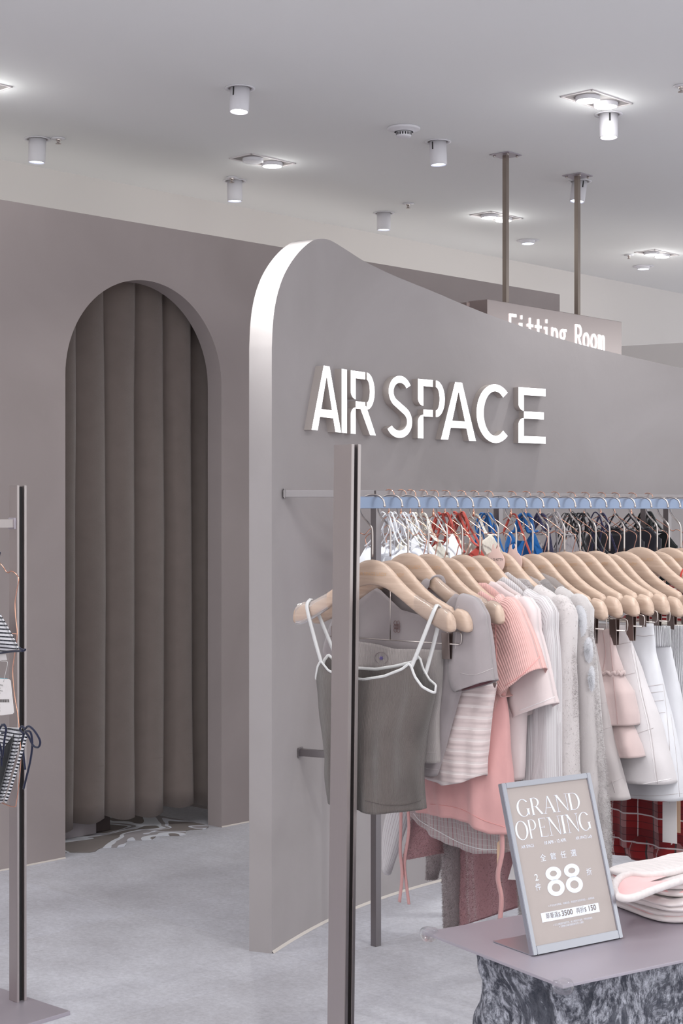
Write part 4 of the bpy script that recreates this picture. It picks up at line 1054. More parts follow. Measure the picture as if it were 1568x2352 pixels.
sleeve(t, 'sleeve', C_BOU, [(loc(i, 1240, 1345), loc(i, 1232, 1500)), (loc(i, 1292, 1385), loc(i, 1255, 1560)), (loc(i, 1312, 1470), loc(i, 1268, 1620)), (loc(i, 1320, 1640), loc(i, 1272, 1800)), (loc(i, 1325, 1820), loc(i, 1272, 1900))], (.024, .034), fuzz=(60000, .0045, .0007))
sleeve(t, 'sleeve', C_DROSE, [((-.17, WZ-.09), (-.15, -.3)), ((-.22, -.35), (-.17, -.45)), ((-.23, -.55), (-.15, -.64)), (loc(i, 950, 1880), loc(i, 1012, 1900)), (loc(i, 930, 1975), loc(i, 1012, 1960))], (.02, .03), fuzz=(20000, .005, .0004))
# g9 fuzzy patched cardigan ------------------------------------------------
i = 8
t = gthing(i, 'fuzzy_cardigan', 'long beige fuzzy cardigan with white fluffy patches, reaching below the table edge', 'cardigan')
Red = L_(i, [(1310, 1372), (1352, 1412), (1360, 1480), (1370, 1600), (1384, 1740), (1393, 1860), (1396, 2000), (1396, 2090)])
Led = L_(i, [(1010, 1420), (1012, 1600), (1130, 1760), (1190, 1880), (1205, 2110)])
body(t, 'body', C_FUZ, Led, Red, [(-1, WZ-.13), (-.5, WZ-.065), (0, -.3), (.42, loc(i, 1262, 1362)[1]-.012), (.55, loc(i, 1268, 1354)[1]), (.8, loc(i, 1315, 1380)[1]), (1, loc(i, 1350, 1412)[1])], [(-1, WZ-.13), (-.4, WZ-.05), (.5, WZ-.045), (1, WZ-.12)], [(-1, loc(i, 1205, 2140)[1]), (0, loc(i, 1280, 2130)[1]), (1, loc(i, 1396, 2080)[1])], .018, .04, ((3.2, .009, .2), (7, .004, 0)), rows=70, cols=110, cover=True, seed=61, fuzz=(110000, .006, .00035, .4))
sleeve(t, 'sleeve', C_FUZ, [(loc(i, 1290, 1362), loc(i, 1278, 1500)), (loc(i, 1338, 1392), loc(i, 1296, 1560)), (loc(i, 1360, 1480), loc(i, 1308, 1620)), (loc(i, 1372, 1620), loc(i, 1318, 1760)), (loc(i, 1386, 1800), loc(i, 1325, 1860)), (loc(i, 1394, 1940), loc(i, 1335, 1980))], (.024, .034), fuzz=(60000, .006, .00035))
for (px, py, rx, ry) in ((1335, 1425, 17, 34), (1356, 1490, 10, 26), (1363, 1555, 7, 26)):
    V, Fc = [], []; c = loc(i, px, py)
    for a_ in range(9):
        for b__ in range(17):
            r_ = a_/8; an = 2*pi*b__/16
            x, z = c[0]+.014+rx*.00125*r_*cos(an), c[1]+ry*.00105*r_*sin(an)
            V.append((x, -.026-.004*(1-r_*r_), z))
    for a_ in range(8):
        for b__ in range(16):
            q = a_*17+b__; Fc.append((q, q+1, q+18, q+17))
    V, Fc, P_, _ = fuzz_geo(V, Fc, 9000, .0055, .00035, .3, 5); obj('fluffy_patch', V, Fc, C_FUZW, t, uvs=[(v[0], v[2]) for v in V])
# sleeves and tails of darker knits seen low between the racks
i = 7
t = gthing(9, 'fuzzy_dress', 'dusty mauve fuzzy long knit hanging low behind the striped hem', 'dress')
i = 9
Led = L_(i, [(1055, 1700), (1062, 1900), (1064, 2110)]); Red = L_(i, [(1300, 1700), (1320, 1900), (1330, 2110)])
body(t, 'body', C_DROSE, Led, Red, [(-1, -.45), (1, -.45)], [(-1, -.45), (1, -.45)], [(-1, loc(i, 1085, 2130)[1]), (1, -.86)], .02, .045, ((3.4, .01, 0), (8, .004, 0)), seed=71, fuzz=(60000, .005, .0004))
for y_ in (-.012, .012): ribbon(t, 'strap', [(-.12, y_, -.46), (-.14, y_, -.3), (-.168, y_*.4-.002, WZ-.1)], .01, C_DROSE)
sleeve(t, 'front_panel', C_DGREY, [(loc(i, 1030, 1860), loc(i, 1072, 1860)), (loc(i, 1029, 1960), loc(i, 1072, 1960)), (loc(i, 1034, 2060), loc(i, 1070, 2060)), (loc(i, 1038, 2134), loc(i, 1068, 2128))], (.03, .03), fuzz=(16000, .005, .0004), yoff=-.012)
sleeve(t, 'sleeve', C_DGREY, [((-.16, WZ-.11), (-.13, -.3)), ((-.23, -.4), (-.17, -.5)), (loc(i, 985, 1860), loc(i, 1040, 1880)), (loc(i, 984, 1950), loc(i, 1020, 1960)), (loc(i, 984, 2018), loc(i, 998, 2020))], (.02, .014), fuzz=(16000, .005, .0004))

# ---- bottoms on clips ----------------------------------------------------
def bottom(i, name, label, cat, m_, red, wz, hemr, lx=None, **k):
    t = gthing(i, name, label, cat)
    Red = L_(i, red); Led = mir(Red) if lx is None else lx
    zr = loc(i, *red[0])[1]; zh = loc(i, *hemr)[1]
    kw = dict(wr=.007, d0=.006, d1=.045, folds=((2.4, .008, .3), (6, .003, 0))); kw.update(k)
    body(t, 'body', m_, Led, Red, [(-1, zr), (0, zr-.004), (1, zr)], [(-1, zr), (0, zr-.006), (1, zr)], [(-1, zh-.004), (0, zh-.02), (.6, zh-.006), (1, zh)], **kw)
    return t
PEG = {9: (1362, 1446), 10: (1411, 1450), 11: (1449, 1440), 12: (1479, 1430), 13: (1508, 1428), 14: (1543, 1438), 16: (1575, 1430)}
CLB = {9: 'clip bar left of the dusty pink skirt, its peg on the beige-grey skirt', 10: 'clip bar whose peg sits between the dusty pink skirt and off-white shorts', 11: 'clip bar whose long peg stands left of the white denim waistband',
       12: 'clip bar with its peg behind the white denim waistband', 13: 'clip bar with its peg at the white ribbed waistband', 14: 'clip bar with its broad peg left of the cable-knit skirt', 16: 'clip bar at the right picture edge'}
for i, (px, py) in PEG.items():
    s_, z_ = loc(i, px, py); add_clips(i, CLB[i], z_+.002, max(.09, min(.19, s_)), .058)
t = bottom(9, 'cargo_skirt', 'beige-grey cargo skirt with patch pocket, left of the dusty pink skirt', 'skirt', C_CARGO, [(1362, 1448), (1372, 1520), (1388, 1620), (1402, 1700), (1425, 1790), (1440, 1850)], 0, (1440, 1838), seed=81)
bx0, bx1 = loc(9, 1362, 1620), loc(9, 1400, 1690)
t = bottom(10, 'ruffle_skirt', 'dusty pink tiered skirt with a gathered ruffle band', 'skirt', C_RUF, [(1405, 1445), (1414, 1500), (1424, 1540), (1424, 1552), (1447, 1590), (1457, 1640), (1459, 1662)], 0, (1459, 1665), d1=.06, folds=((3.4, .010, .3), (8, .004, 0)), seed=91)
i = 10
Red = L_(i, [(1446, 1655), (1458, 1680), (1470, 1715), (1477, 1738)]); zt_ = Red[0][1]
body(t, 'lower_tier', C_RUF, mir(Red), Red, [(-1, zt_), (1, zt_)], [(-1, zt_), (1, zt_)], [(-1, Red[-1][1]), (0, Red[-1][1]-.03), (1, Red[-1][1])], .03, .06, ((4.4, .012, .3), (9, .005, 0)), rows=16, seed=92)
zz = loc(i, 1424, 1546)[1]; xr_ = loc(i, 1425, 1546)[0]; pts_ = []
for k in range(121):
    a = 2*pi*k/120; pts_.append(Vector((-xr_*1.02*cos(a), -.034*sin(a)*abs(sin(a))**-.35 if sin(a) != 0 else 0, zz+.0035*sin(k*1.9))))
V, Fc = tube_geo(pts_, .0042, 6); obj('gathered_band', V, Fc, C_RUF, t, uvs=[(v[0], v[2]) for v in V])
t = bottom(11, 'shorts', 'off-white high-waist shorts with side seam, right of the dusty pink skirt', 'shorts', C_SHORT, [(1438, 1436), (1448, 1470), (1459, 1505), (1492, 1600), (1515, 1680), (1533, 1750), (1545, 1808)], 0, (1545, 1800), d1=.07, folds=((1.6, .01, .3), (5, .004, 0)), seed=101)
def seam(t, i, pts, y, m_=C_STITCH, w=.0007, name='seam'):
    V, Fc = tube_geo(smooth_path([Vector((loc(i, a, b_)[0], y(k), loc(i, a, b_)[1])) for k, (a, b_) in enumerate(pts)], 6), w, 5); return obj(name, V, Fc, m_, t)
t2 = bottom(12, 'denim_skirt', 'white denim skirt with a flap pocket and stitched waistband', 'skirt', C_DENIM, [(1500, 1432), (1504, 1500), (1512, 1530), (1525, 1590), (1545, 1680), (1560, 1760), (1569, 1838)], 0, (1569, 1838), d1=.06, folds=((1.8, .008, .3), (5, .004, 0)), seed=111)
t3 = bottom(13, 'knit_skirt', 'white knit skirt with a ribbed waistband', 'skirt', C_DENIM, [(1540, 1482), (1546, 1520), (1562, 1600), (1575, 1740), (1580, 1820)], 0, (1580, 1800), d1=.05, seed=121)
i = 13; Red = L_(i, [(1537, 1438), (1541, 1486)]); body(t3, 'waistband', C_KNIT, mir(Red), Red, [(-1, Red[0][1]), (1, Red[0][1])], [(-1, Red[0][1]), (1, Red[0][1])], [(-1, Red[1][1]), (1, Red[1][1])], .012, .014, ((9, .002, 0),), rows=8, seed=5)
t4 = bottom(14, 'cable_knit_skirt', 'white cable-knit skirt at the right picture edge', 'skirt', C_KNIT, [(1574, 1437), (1580, 1520), (1600, 1640), (1610, 1800)], 0, (1610, 1800), d1=.05, seed=131)
t5 = bottom(16, 'cream_skirt', 'cream skirt beyond the cable-knit skirt', 'skirt', C_CREAM, [(1610, 1430), (1620, 1600), (1640, 1800)], 0, (1640, 1790), d1=.05, seed=141)

# plaid dress and plaid skirt ------------------------------------------------
i = 17
t = gthing(i, 'plaid_dress', 'long red plaid dress with two tiers at the right, red straps over its hanger', 'dress')
Led = L_(i, [(1395, 1500), (1392, 1700), (1385, 1850), (1382, 1900)]); Red = [(.2, -.3), (.24, -.6), (.27, -.9)]
zu = loc(i, 1450, 1905)[1]
body(t, 'body', C_PLAID, Led, Red, [(-1, -.33), (-.4, -.25), (0, WZ-.085), (.5, WZ-.1), (1, -.28)], [(-1, -.33), (0, WZ-.09), (1, -.28)], [(-1, loc(i, 1395, 1925)[1]), (-.5, loc(i, 1440, 1935)[1]), (1, loc(i, 1568, 1930)[1])], .02, .05, ((4, .01, .3), (8, .004, 0)), rows=50, seed=151)
Lw = L_(i, [(1400, 1900), (1404, 1930), (1412, 1962)])
body(t, 'lower_tier', C_PLAID, Lw, [(.27, -.7), (.29, -.95)], [(-1, zu), (1, zu)], [(-1, zu), (1, zu)], [(-1, loc(i, 1412, 1952)[1]), (0, loc(i, 1500, 1966)[1]), (1, loc(i, 1568, 1975)[1])], .04, .06, ((5, .012, .3),), rows=14, seed=152)
M_RED = cloth('red_strap_cloth', rgb(196, 66, 62))
ribbon(t, 'strap', [(-.10, -.012, -.27), (-.12, -.016, -.22), (-.135, -.011, WZ-.078), (-.14, .008, WZ-.085), (-.12, .012, -.25)], .008, M_RED, .001)
ribbon(t, 'strap', [(.10, -.012, -.25), (.118, -.016, -.21), (.125, -.0125, WZ-.075), (.13, .008, WZ-.085), (.12, .012, -.25)], .008, M_RED, .001)
# red elastic band round the arm of that hanger
pts_ = [Vector((.075+.004*sin(2*pi*k/16), .0095*cos(2*pi*k/16)-.001, WZ-.0625+.021*sin(2*pi*k/16))) for k in range(17)]
o = tube('red_band', pts_, .0022, M_RED, hang[17]); o.location = hang[17].children[0].location

# round pink tags round two hooks -------------------------------------------
M_TAG = mat('pink_card', rgb(232, 200, 192), .55); M_INK = mat('dark_print', rgb(62, 52, 52), .6)
def round_tag(i, label, px, py, off, letters=True):
    h = hang[i]; t = thing('round_tag', label, 'tag', h.location.copy(), h.rotation_euler[2], 'round pink paper tags')
    cx_, cz_ = loc(i, px, py, off); r_ = .0265
    poly = [(cx_+r_*cos(a), cz_+r_*sin(a)) for a in [radians(60+360-(k*10)) for k in range(0, 31)]]
    an0, an1 = radians(120), radians(60)
    poly = [(cx_+r_*cos(radians(120+k*10)), cz_+r_*sin(radians(120+k*10))) for k in range(0, 31)]
    top = cz_+r_
    poly += [(cx_+.011, top+.002), (cx_+.009, top+.012), (cx_+.004, top+.016), (cx_+.006, top+.008), (cx_+.001, top+.003), (cx_-.004, top+.005), (cx_-.005, top+.011), (cx_-.003, top+.016), (cx_-.010, top+.012), (cx_-.012, top+.002)]
    V, Fc, _ = poly_prism([poly], lambda u, v, t_: Vector((u, off+t_, v)), 0, .0008); obj('tag_card', V, Fc, M_TAG, t, smooth=False)
    if letters:
        Mx = Matrix.Translation((cx_-.002, off-.0003, cz_+.003)) @ Matrix.Rotation(pi/2, 4, 'X')
        text_polys_obj('printed_text', 'HELLO KITTY', .0078, Mx, M_INK, t, 'CENTER', bold=.00012)
        Mx = Matrix.Translation((cx_+.006, off-.0003, cz_-.011)) @ Matrix.Rotation(pi/2, 4, 'X')
        text_polys_obj('printed_text', 'XL', .0078, Mx, M_INK, t, 'CENTER')
round_tag(7, 'round pink paper tag printed with black capitals, hooked on a hanger neck', 1138, 1291, -.017)
round_tag(8, 'second round pink paper tag, half hidden by a hanger, right of the printed one', 1178, 1292, -.014, False)
# paper tags low on the clothes
M_WTAG = mat('white_card', rgb(232, 226, 226), .6); M_KRAFT = mat('kraft_card', rgb(222, 186, 156), .6)
def paper_tag(i, label, corners, m_, off):
    h = hang[i]; t = thing('paper_tag', label, 'tag', h.location.copy(), h.rotation_euler[2], 'paper price tags')
    V, Fc, _ = poly_prism([[loc(i, x, y, off) for x, y in corners]], lambda u, v, t_: Vector((u, off+t_, v)), 0, .0006); obj('card', V, Fc, m_, t, smooth=False)
    a = loc(i, (corners[0][0]+corners[1][0])/2, corners[0][1]+4, off)
    tube('string', [Vector((a[0], off, a[1])), Vector((a[0]+.003, off+.004, a[1]+.05))], .0005, C_WPIPE, t, 5)
paper_tag(13, 'white price tag hanging below the white denim skirt', [(1521, 1842), (1553, 1840), (1554, 1938), (1521, 1934)], M_WTAG, -.03)
paper_tag(14, 'kraft backing tag behind the white price tag', [(1553, 1838), (1562, 1838), (1562, 1914), (1553, 1912)], M_KRAFT, -.02)
paper_tag(5, 'kraft price tag beside the pink tie ribbon', [(1141, 1936), (1152, 1926), (1148, 2022), (1141, 2026)], M_KRAFT, -.035)
paper_tag(7, 'white price tag left of the framed sign', [(1186, 1952), (1206, 1955), (1200, 2022), (1166, 2020)], M_WTAG, -.05)

# ================================================================ REAR RACK with rose-gold hangers
LG1 = FP(863, 2172); LG2 = FP(1480, 1993)
RD = (LG2-LG1); RD.z = 0; RLEN = RD.length; RD.normalize(); RV = Vector((RD.y, -RD.x, 0)); RZB = 1.526
rr = thing('garment_rack', 'slim steel wall rack with square legs in front of the curved wall', 'clothes rack', LG1)
ang2 = atan2(RD.y, RD.x)
RE = RLEN+.85
box('rail', RD*(RE/2-.01)+Vector((0, 0, RZB)), (RE, .022, .022), M_STEELR, rr, ang2, bev=.001)
def s_on_rear(x):
    k = (x-CX)/F; return (k*LG1.y-LG1.x)/(RD.x-k*RD.y)
for s_ in (0, s_on_rear(1144), RLEN, s_on_rear(1532)):
    box('leg', RD*s_+Vector((0, 0, RZB/2)), (.025, .025, RZB-.002 if s_ else RZB+.022), M_STEELR, rr, ang2, bev=.001)
for col, zz, nm in ((650, RZB, 'wall_arm'), (687, .635, 'wall_arm')):
    sw_ = s_of_col(col, 0); pw_, _h = plan_at(sw_); d_ = pw_-LG1; d_.z = 0
    box(nm, d_/2+Vector((0, 0, zz)), (d_.length, .022, .024), M_STEELR, rr, atan2(d_.y, d_.x), bev=.001)
    box('wall_flange', d_*.985+Vector((0, 0, zz)), (.004, .034, .034), M_STEELR, rr, atan2(d_.y, d_.x), bev=.001)

CO = [(0, -.075), (.012, -.080), (.03, -.088), (.06, -.105), (.09, -.1225), (.106, -.136), (.118, -.14), (.134, -.135), (.159, -.144), (.17, -.159), (.161, -.19), (.152, -.226), (.155, -.266), (.163, -.314), (.152, -.366), (.141, -.414), (.143, -.457), (.152, -.50), (.168, -.554), (.178, -.631), (.18, -.675), (.171, -.741), (.159, -.794), (.145, -.81), (.07, -.805), (0, -.803)]
def make_wire(label, group):
    t = thing('wire_hanger', label, 'clothes hanger', (0, 0, 0), 0, group)
    path = [Vector((x, 0, z)) for x, z in CO]; left = [Vector((-x, 0, z)) for x, z in reversed(CO[:-1])]
    V, Fc = merge([tube_geo(smooth_path(path+left, 4), .0017, 8), tube_geo([Vector((.163, 0, -.314)), Vector((-.163, 0, -.314))], .0013, 6), tube_geo([Vector((.159, 0, -.34)), Vector((-.159, 0, -.34))], .0013, 6)])
    obj('body_wire', V, Fc, M_COPPER, t)
    hp = smooth_path([Vector((a, 0, b_)) for a, b_ in ((.024, -.008), (.0235, .002), (.018, .0095), (.009, .0135), (0, .0145), (-.009, .0135), (-.018, .0085), (-.0225, -.001), (-.021, -.012), (-.012, -.020), (-.003, -.026), (0, -.035), (0, -.075))], 5)
    V, Fc = merge([tube_geo(hp, .0016, 8), lathe_geo([(0, -.058), (.0038, -.058), (.0038, -.064), (.0046, -.066), (.0046, -.078), (0, -.079)], 12)])
    obj('hook', V, Fc, M_COPPER, t); return t
WX = [892.7, 920.6, 942, 969, 995, 1021.6, 1057.5, 1087.3, 1119.8, 1173, 1206.6, 1239.4, 1272.3, 1309, 1341.3, 1379, 1410.6, 1449.3, 1486.9]
WL = ['leftmost rose-gold wire hanger on the rear rail, white strappy top on it', 'rose-gold wire hanger with a white bow-strap top, second from the left', 'third rose-gold wire hanger, white bodice below it', 'rose-gold wire hanger with cream tied straps',
 'rose-gold wire hanger with a white peaked bodice', 'rose-gold wire hanger with dark red ties running across', 'rose-gold wire hanger beside the tall red bow', 'rose-gold wire hanger above the cream crinkled top', 'rose-gold wire hanger under the blue bow loops',
 'rose-gold wire hanger between the blue bow and blue wrap top', 'rose-gold wire hanger behind the blue wrap top', 'rose-gold wire hanger with the navy crinkle straps', 'rose-gold wire hanger with light grey towelling straps', 'rose-gold wire hanger with many thin black strings',
 'rose-gold wire hanger with the black twisted bow', 'rose-gold wire hanger with a small navy bow', 'rose-gold wire hanger carrying the first black satin top', 'rose-gold wire hanger carrying the second black satin top', 'rightmost rose-gold wire hanger, with the black sequin strap']
pw = make_wire(WL[0], 'rose-gold wire hangers on the rear rail'); wires = []
WA = [46, 45, 47, 46, 44, 45, 47, 46, 47, 45, 46, 44, 46, 47, 46, 45, 46, 47, 48]
for i, x in enumerate(WX):
    o = pw if i == 0 else copy_tree(pw)
    o.location = LG1+RD*s_on_rear(x)+Vector((0, 0, RZB)); o.rotation_euler = (0, 0, radians(WA[i]-90)); o['label'] = WL[i]; wires.append(o)
def wloc(i, x, y):
    p = wires[i].location; a = radians(WA[i]); v = Vector((sin(a), -cos(a), 0)); k = (x-CX)/F
    s = (k*p.y-p.x)/(v.x-k*v.y); d = p.y+s*v.y; return s, EYE-(y-HY)/F*d-RZB
C_WSW = cloth('white_swim_cloth', rgb(224, 224, 232), rough=.5); C_CSW = cloth('cream_crinkle', rgb(226, 218, 208), rib=230, ribd=.001)
C_RSW = cloth('brick_red_cloth', rgb(156, 58, 50), rough=.6); C_BSW = cloth('royal_blue_cloth', rgb(12, 84, 148), rough=.5); C_NSW = cloth('navy_crinkle', rgb(52, 48, 84), rib=200, ribd=.001)
C_GSW = cloth('grey_towelling', rgb(176, 168, 172), rib=170, ribd=.001); C_KSW = cloth('black_cloth', rgb(34, 32, 38), rough=.5); C_SSW = cloth('black_satin', rgb(48, 46, 54), rough=.3); C_QSW = cloth('black_sequins', rgb(26, 30, 32), rough=.2, weave=260)
def swim(i, name, label, m_, peak, low, straps=2, sw=.004, bow=True, ztop=None, lx=-.145, rx=.145, hemz=-.36):
    """halter/strap top: bodice plus neck loops tied at the hanger neck"""
    w_ = wires[i]; t = thing(name, label, 'swim top', w_.location.copy(), w_.rotation_euler[2])
    pk, lw = peak, low
    body(t, 'bodice', m_, [(lx, pk), (lx*.85, hemz)], [(rx, pk), (rx*.85, hemz)], [(-1, lw-.02), (-.62, pk), (-.25, lw), (.25, lw), (.62, pk), (1, lw-.03)], [(-1, lw-.02), (0, lw-.015), (1, lw-.03)], [(-1, hemz), (1, hemz)], .012, .03, rows=18, cols=48, seed=i*7, wr=.006)
    rg = random.Random(i*31+4); Gs = []
    for s_ in (-1, 1):
        for k in range(straps):
            y_ = (-1)**k*(.006+.004*k)
            pts_ = [(s_*rx*.62+rg.uniform(-.01, .01), y_*1.6, pk-.004), (s_*rx*.4+rg.uniform(-.01, .01), y_*1.6, (pk-.1)/2-.02), (s_*.014+rg.uniform(-.008, .008), y_*1.6, -.082), (s_*.004, y_*.8, -.070)]
            Gs.append(tube_geo(smooth_path([Vector(p) for p in pts_], 6), sw, 6, (.5, 1)))
        if bow:
            for k in range(2):
                a = rg.uniform(.2, .9)
                pts_ = [(0, -.006, -.078), (s_*.022, -.011, -.072+.012*a), (s_*(.038+.01*k), -.012, -.095-.02*k), (s_*.028, -.012, -.125-.02*k), (s_*.012, -.009, -.105), (0, -.006, -.08)]
                Gs.append(tube_geo(smooth_path([Vector(p) for p in pts_], 6), sw*.8, 6, (.5, 1)))
            pts_ = [(0, -.008, -.08), (s_*.016, -.013, -.12), (s_*.012+rg.uniform(-.02, .02), -.014, -.19), (s_*.03+rg.uniform(-.02, .02), -.014, -.245)]
            Gs.append(tube_geo(smooth_path([Vector(p) for p in pts_], 6), sw*.8, 6, (.5, 1)))
    V, Fc = merge(Gs); obj('straps', V, Fc, m_, t, uvs=[(v[0], v[2]) for v in V])
    return t
swim(0, 'strappy_top', 'white strappy swim top at the left end of the rear rail', C_WSW, -.175, -.21, 2, .0035)
swim(1, 'strappy_top', 'white swim top with many thin tied straps, second on the rear rail', C_WSW, -.17, -.215, 3, .003)
swim(2, 'strappy_top', 'plain white swim top with broad tied straps, third on the rear rail', C_WSW, -.16, -.20, 2, .004)
swim(3, 'halter_top', 'cream halter top with knotted straps on the rear rail', C_CSW, -.16, -.2, 2, .006)
swim(4, 'bandeau_top', 'white bandeau top with a pointed corner, left of the red ties', C_WSW, -.135, -.19, 1, .003, False, rx=.16)
t = swim(5, 'tied_top', 'brick red swim top with ties stretched sideways', C_RSW, -.2, -.23, 2, .006)
swim(6, 'tied_top', 'brick red swim top with a tall hanging bow', C_RSW, -.18, -.22, 2, .007)
swim(7, 'crinkle_top', 'cream crinkled cotton top with rounded shoulder, under the red bow', C_CSW, -.14, -.175, 1, .007, False)
swim(8, 'halter_top', 'royal blue halter top with tall tied loops', C_BSW, -.25, -.27, 2, .0055)
swim(9, 'tied_top', 'brick red triangle top right of the blue bow', C_RSW, -.215, -.26, 1, .006, False)
swim(10, 'wrap_top', 'royal blue wrap top with wide straps', C_BSW, -.13, -.17, 2, .011, False, lx=-.1, rx=.08)
swim(11, 'crinkle_top', 'navy crinkled halter top right of the blue wrap top', C_NSW, -.12, -.2, 2, .009, False, lx=-.06, rx=.08)
swim(12, 'tank_top', 'light grey towelling tank top with knotted straps', C_GSW, -.145, -.2, 2, .006)
swim(13, 'strappy_top', 'black swim top with a bundle of thin strings', C_KSW, -.25, -.28, 5, .0026)
swim(14, 'halter_top', 'black halter top with a twisted bow, above the grey tank', C_KSW, -.22, -.25, 3, .006)
swim(15, 'halter_top', 'dark navy halter top with a small bow', C_NSW, -.25, -.28, 1, .005)
swim(16, 'satin_top', 'first black satin swim top, left of the other satin top', C_SSW, -.125, -.15, 1, .006, False)
swim(17, 'satin_top', 'second black satin swim top, gathered at the neck', C_SSW, -.12, -.14, 2, .006, False)
swim(18, 'sequin_top', 'black sequin top at the right end of the rear rail', C_QSW, -.14, -.17, 2, .008, True)

# ================================================================ LEFT RACK
lr = thing('clothes_rack', 'steel clothes rack at the left edge with one twin-bar post on a flat base plate', 'clothes rack', FP(39, 2303.5, .012)*1.0)
LH = radians(45); UL = Vector((sin(LH), cos(LH), 0)); VL = Vector((cos(LH), -sin(LH), 0))
lr.location.z = 0
lr.location -= (UL*.0)+VL*.021
PH = EYE-(1115-HY)/F*4.66
post(lr, -UL*-1, VL, .034, .042, PH, 0)
for ch in lr.children: ch.location = UL*.034
zr = EYE-(1202.5-HY)/F*4.62
box('rail', -UL*.75+Vector((0, 0, zr)), (1.5, .025, .025), M_STEEL, lr, atan2(UL.y, UL.x), bev=.001)
box('weld', -UL*.003+Vector((0, 0, zr)), (.006, .034, .034), M_STEELD, lr, atan2(UL.y, UL.x), bev=.002)
c1 = FP(161, 2322, .012); c2 = FP(0, 2269, .012); c3 = FP(75, 2349, .012)
e1 = (c2-c1).normalized(); e2_ = Vector((-e1.y, e1.x, 0)); e2_ = e2_ if e2_.dot(c3-c1) > 0 else -e2_
cc = c1+e1*.21+e2_*.12; cc.z = .006
box('base_plate', cc-lr.location, (.42, .24, .012), M_STEELD, lr, atan2(e1.y, e1.x), bev=.001)
# bikini hanger
hl = Vector(lr.location); hp_ = None
lw_ = thing('wire_hanger', 'large rose-gold body-shaped wire hanger with the striped bikini at the left picture edge', 'clothes hanger', (0, 0, 0), 0)
lroot = None
# find the rail point for pixel column -34
k = (-34-CX)/F; a_ = Vector((lr.location.x, lr.location.y, 0)); s_ = (k*a_.y-a_.x)/(-UL.x+k*UL.y)
lp = a_-UL*s_; lp.z = zr
LA = 46
for o_ in list(pw.children):
    c = o_.copy(); S.collection.objects.link(c); c.parent = lw_; c.location = (0, 0, 0)
lw_.location = lp; lw_.rotation_euler = (0, 0, radians(LA-90))
lw2 = copy_tree(lw_); lw2.location = lp-UL*.09; lw2['label'] = 'second rose-gold wire hanger, just in front, mostly outside the left picture edge'
def lloc(x, y, off=0, p=lp):
    a = radians(LA); v = Vector((sin(a), -cos(a), 0)); w = Vector((cos(a), sin(a), 0)); p = p+w*off
    k = (x-CX)/F; s = (k*p.y-p.x)/(v.x-k*v.y); d = p.y+s*v.y; return s, EYE-(y-HY)/F*d-zr
C_STR = cloth('striped_knit', rgb(226, 224, 230), stripe=[(.0105, .42, rgb(28, 28, 44), 'y')], rib=200, ribd=.0007); C_NAVY = cloth('navy_cord', rgb(34, 36, 60))
C_STRD = cloth('striped_trim_knit', rgb(226, 224, 230), stripe=[(.010, .5, rgb(24, 24, 36), 'y')])
def flat_piece(t, name, m_, pts, y0, y1, bulge=.012, n=10):
    """softly domed closed cloth piece from an outline in the hanger plane"""
    V, Fc, uv = [], [], []; cx_ = sum(p[0] for p in pts)/len(pts); cz_ = sum(p[1] for p in pts)/len(pts); N = len(pts)
    for side in (-1, 1):
        for r_ in range(n+1):
            f = r_/n
            for p in pts:
                V.append((cx_+(p[0]-cx_)*f, (y0 if side < 0 else y1)+side*bulge*(1-f*f), cz_+(p[1]-cz_)*f)); uv.append((V[-1][0], V[-1][2]))
    base = (n+1)*N
    for sd_ in range(2):
        for r_ in range(n):
            for k_ in range(N):
                a = sd_*base+r_*N+k_; b_ = sd_*base+r_*N+(k_+1) % N; q = (a, b_, b_+N, a+N); Fc.append(q if sd_ else q[::-1])
    for k_ in range(N):
        a = n*N+k_; b_ = n*N+(k_+1) % N; Fc.append((a, b_, b_+base, a+base))
    return obj(name, V, Fc, m_, t, uvs=uv)
bk_ = thing('striped_bikini', 'navy and white striped triangle bikini top at the left picture edge', 'swim top', lp, radians(LA-90))
cup = [lloc(x, y) for x, y in [(-10, 1395), (5, 1412), (20, 1437), (34, 1463), (46, 1487), (44, 1492), (25, 1493), (0, 1500), (-30, 1508), (-60, 1512), (-62, 1495), (-40, 1445), (-22, 1405)]]
flat_piece(bk_, 'cup', C_STR, cup, -.010, -.004, .014)
cl = [(-x-.0, z) for x, z in cup]; flat_piece(bk_, 'cup', C_STR, [(min(x, -.02)-.0, z) for x, z in cl][::-1], -.010, -.004, .012)
def lp3(pts, off): return [Vector((lloc(x, y, off)[0], off, lloc(x, y, off)[1])) for x, y in pts]
tube('cord', lp3([(-60, 1508), (0, 1500), (30, 1496), (54, 1495)], -.008), .0032, C_NAVY, bk_, 8, None, 4)
tube('cord', lp3([(44, 1488), (56, 1494), (58, 1490)], -.006), .003, C_NAVY, bk_, 8, None, 4)
tube('cord', lp3([(-14, 1398), (-8, 1340), (-4, 1290), (0, 1268)], -.005), .0028, C_NAVY, bk_, 8, None, 4)
bb = thing('bikini_bottom', 'navy and white striped bikini bottom with side bows at the left picture edge', 'swim bottom', lp, radians(LA-90))
flat_piece(bb, 'panel', C_STR, [lloc(x, y) for x, y in [(-60, 1672), (10, 1671), (50, 1672), (56, 1682), (44, 1722), (30, 1770), (18, 1815), (8, 1842), (-4, 1850), (-40, 1850), (-60, 1800)]], -.012, -.004, .010)
flat_piece(bb, 'dark_gusset', cloth('black_lining', rgb(18, 18, 26)), [lloc(x, y) for x, y in [(48, 1684), (40, 1725), (26, 1780), (12, 1830), (-2, 1838), (-12, 1800), (8, 1750), (28, 1712)]], -.024, -.022, .002)
ribbon(bb, 'striped_trim', lp3([(60, 1690), (50, 1725), (38, 1765), (24, 1810), (12, 1842)], -.026), .010, C_STRD, .0015)
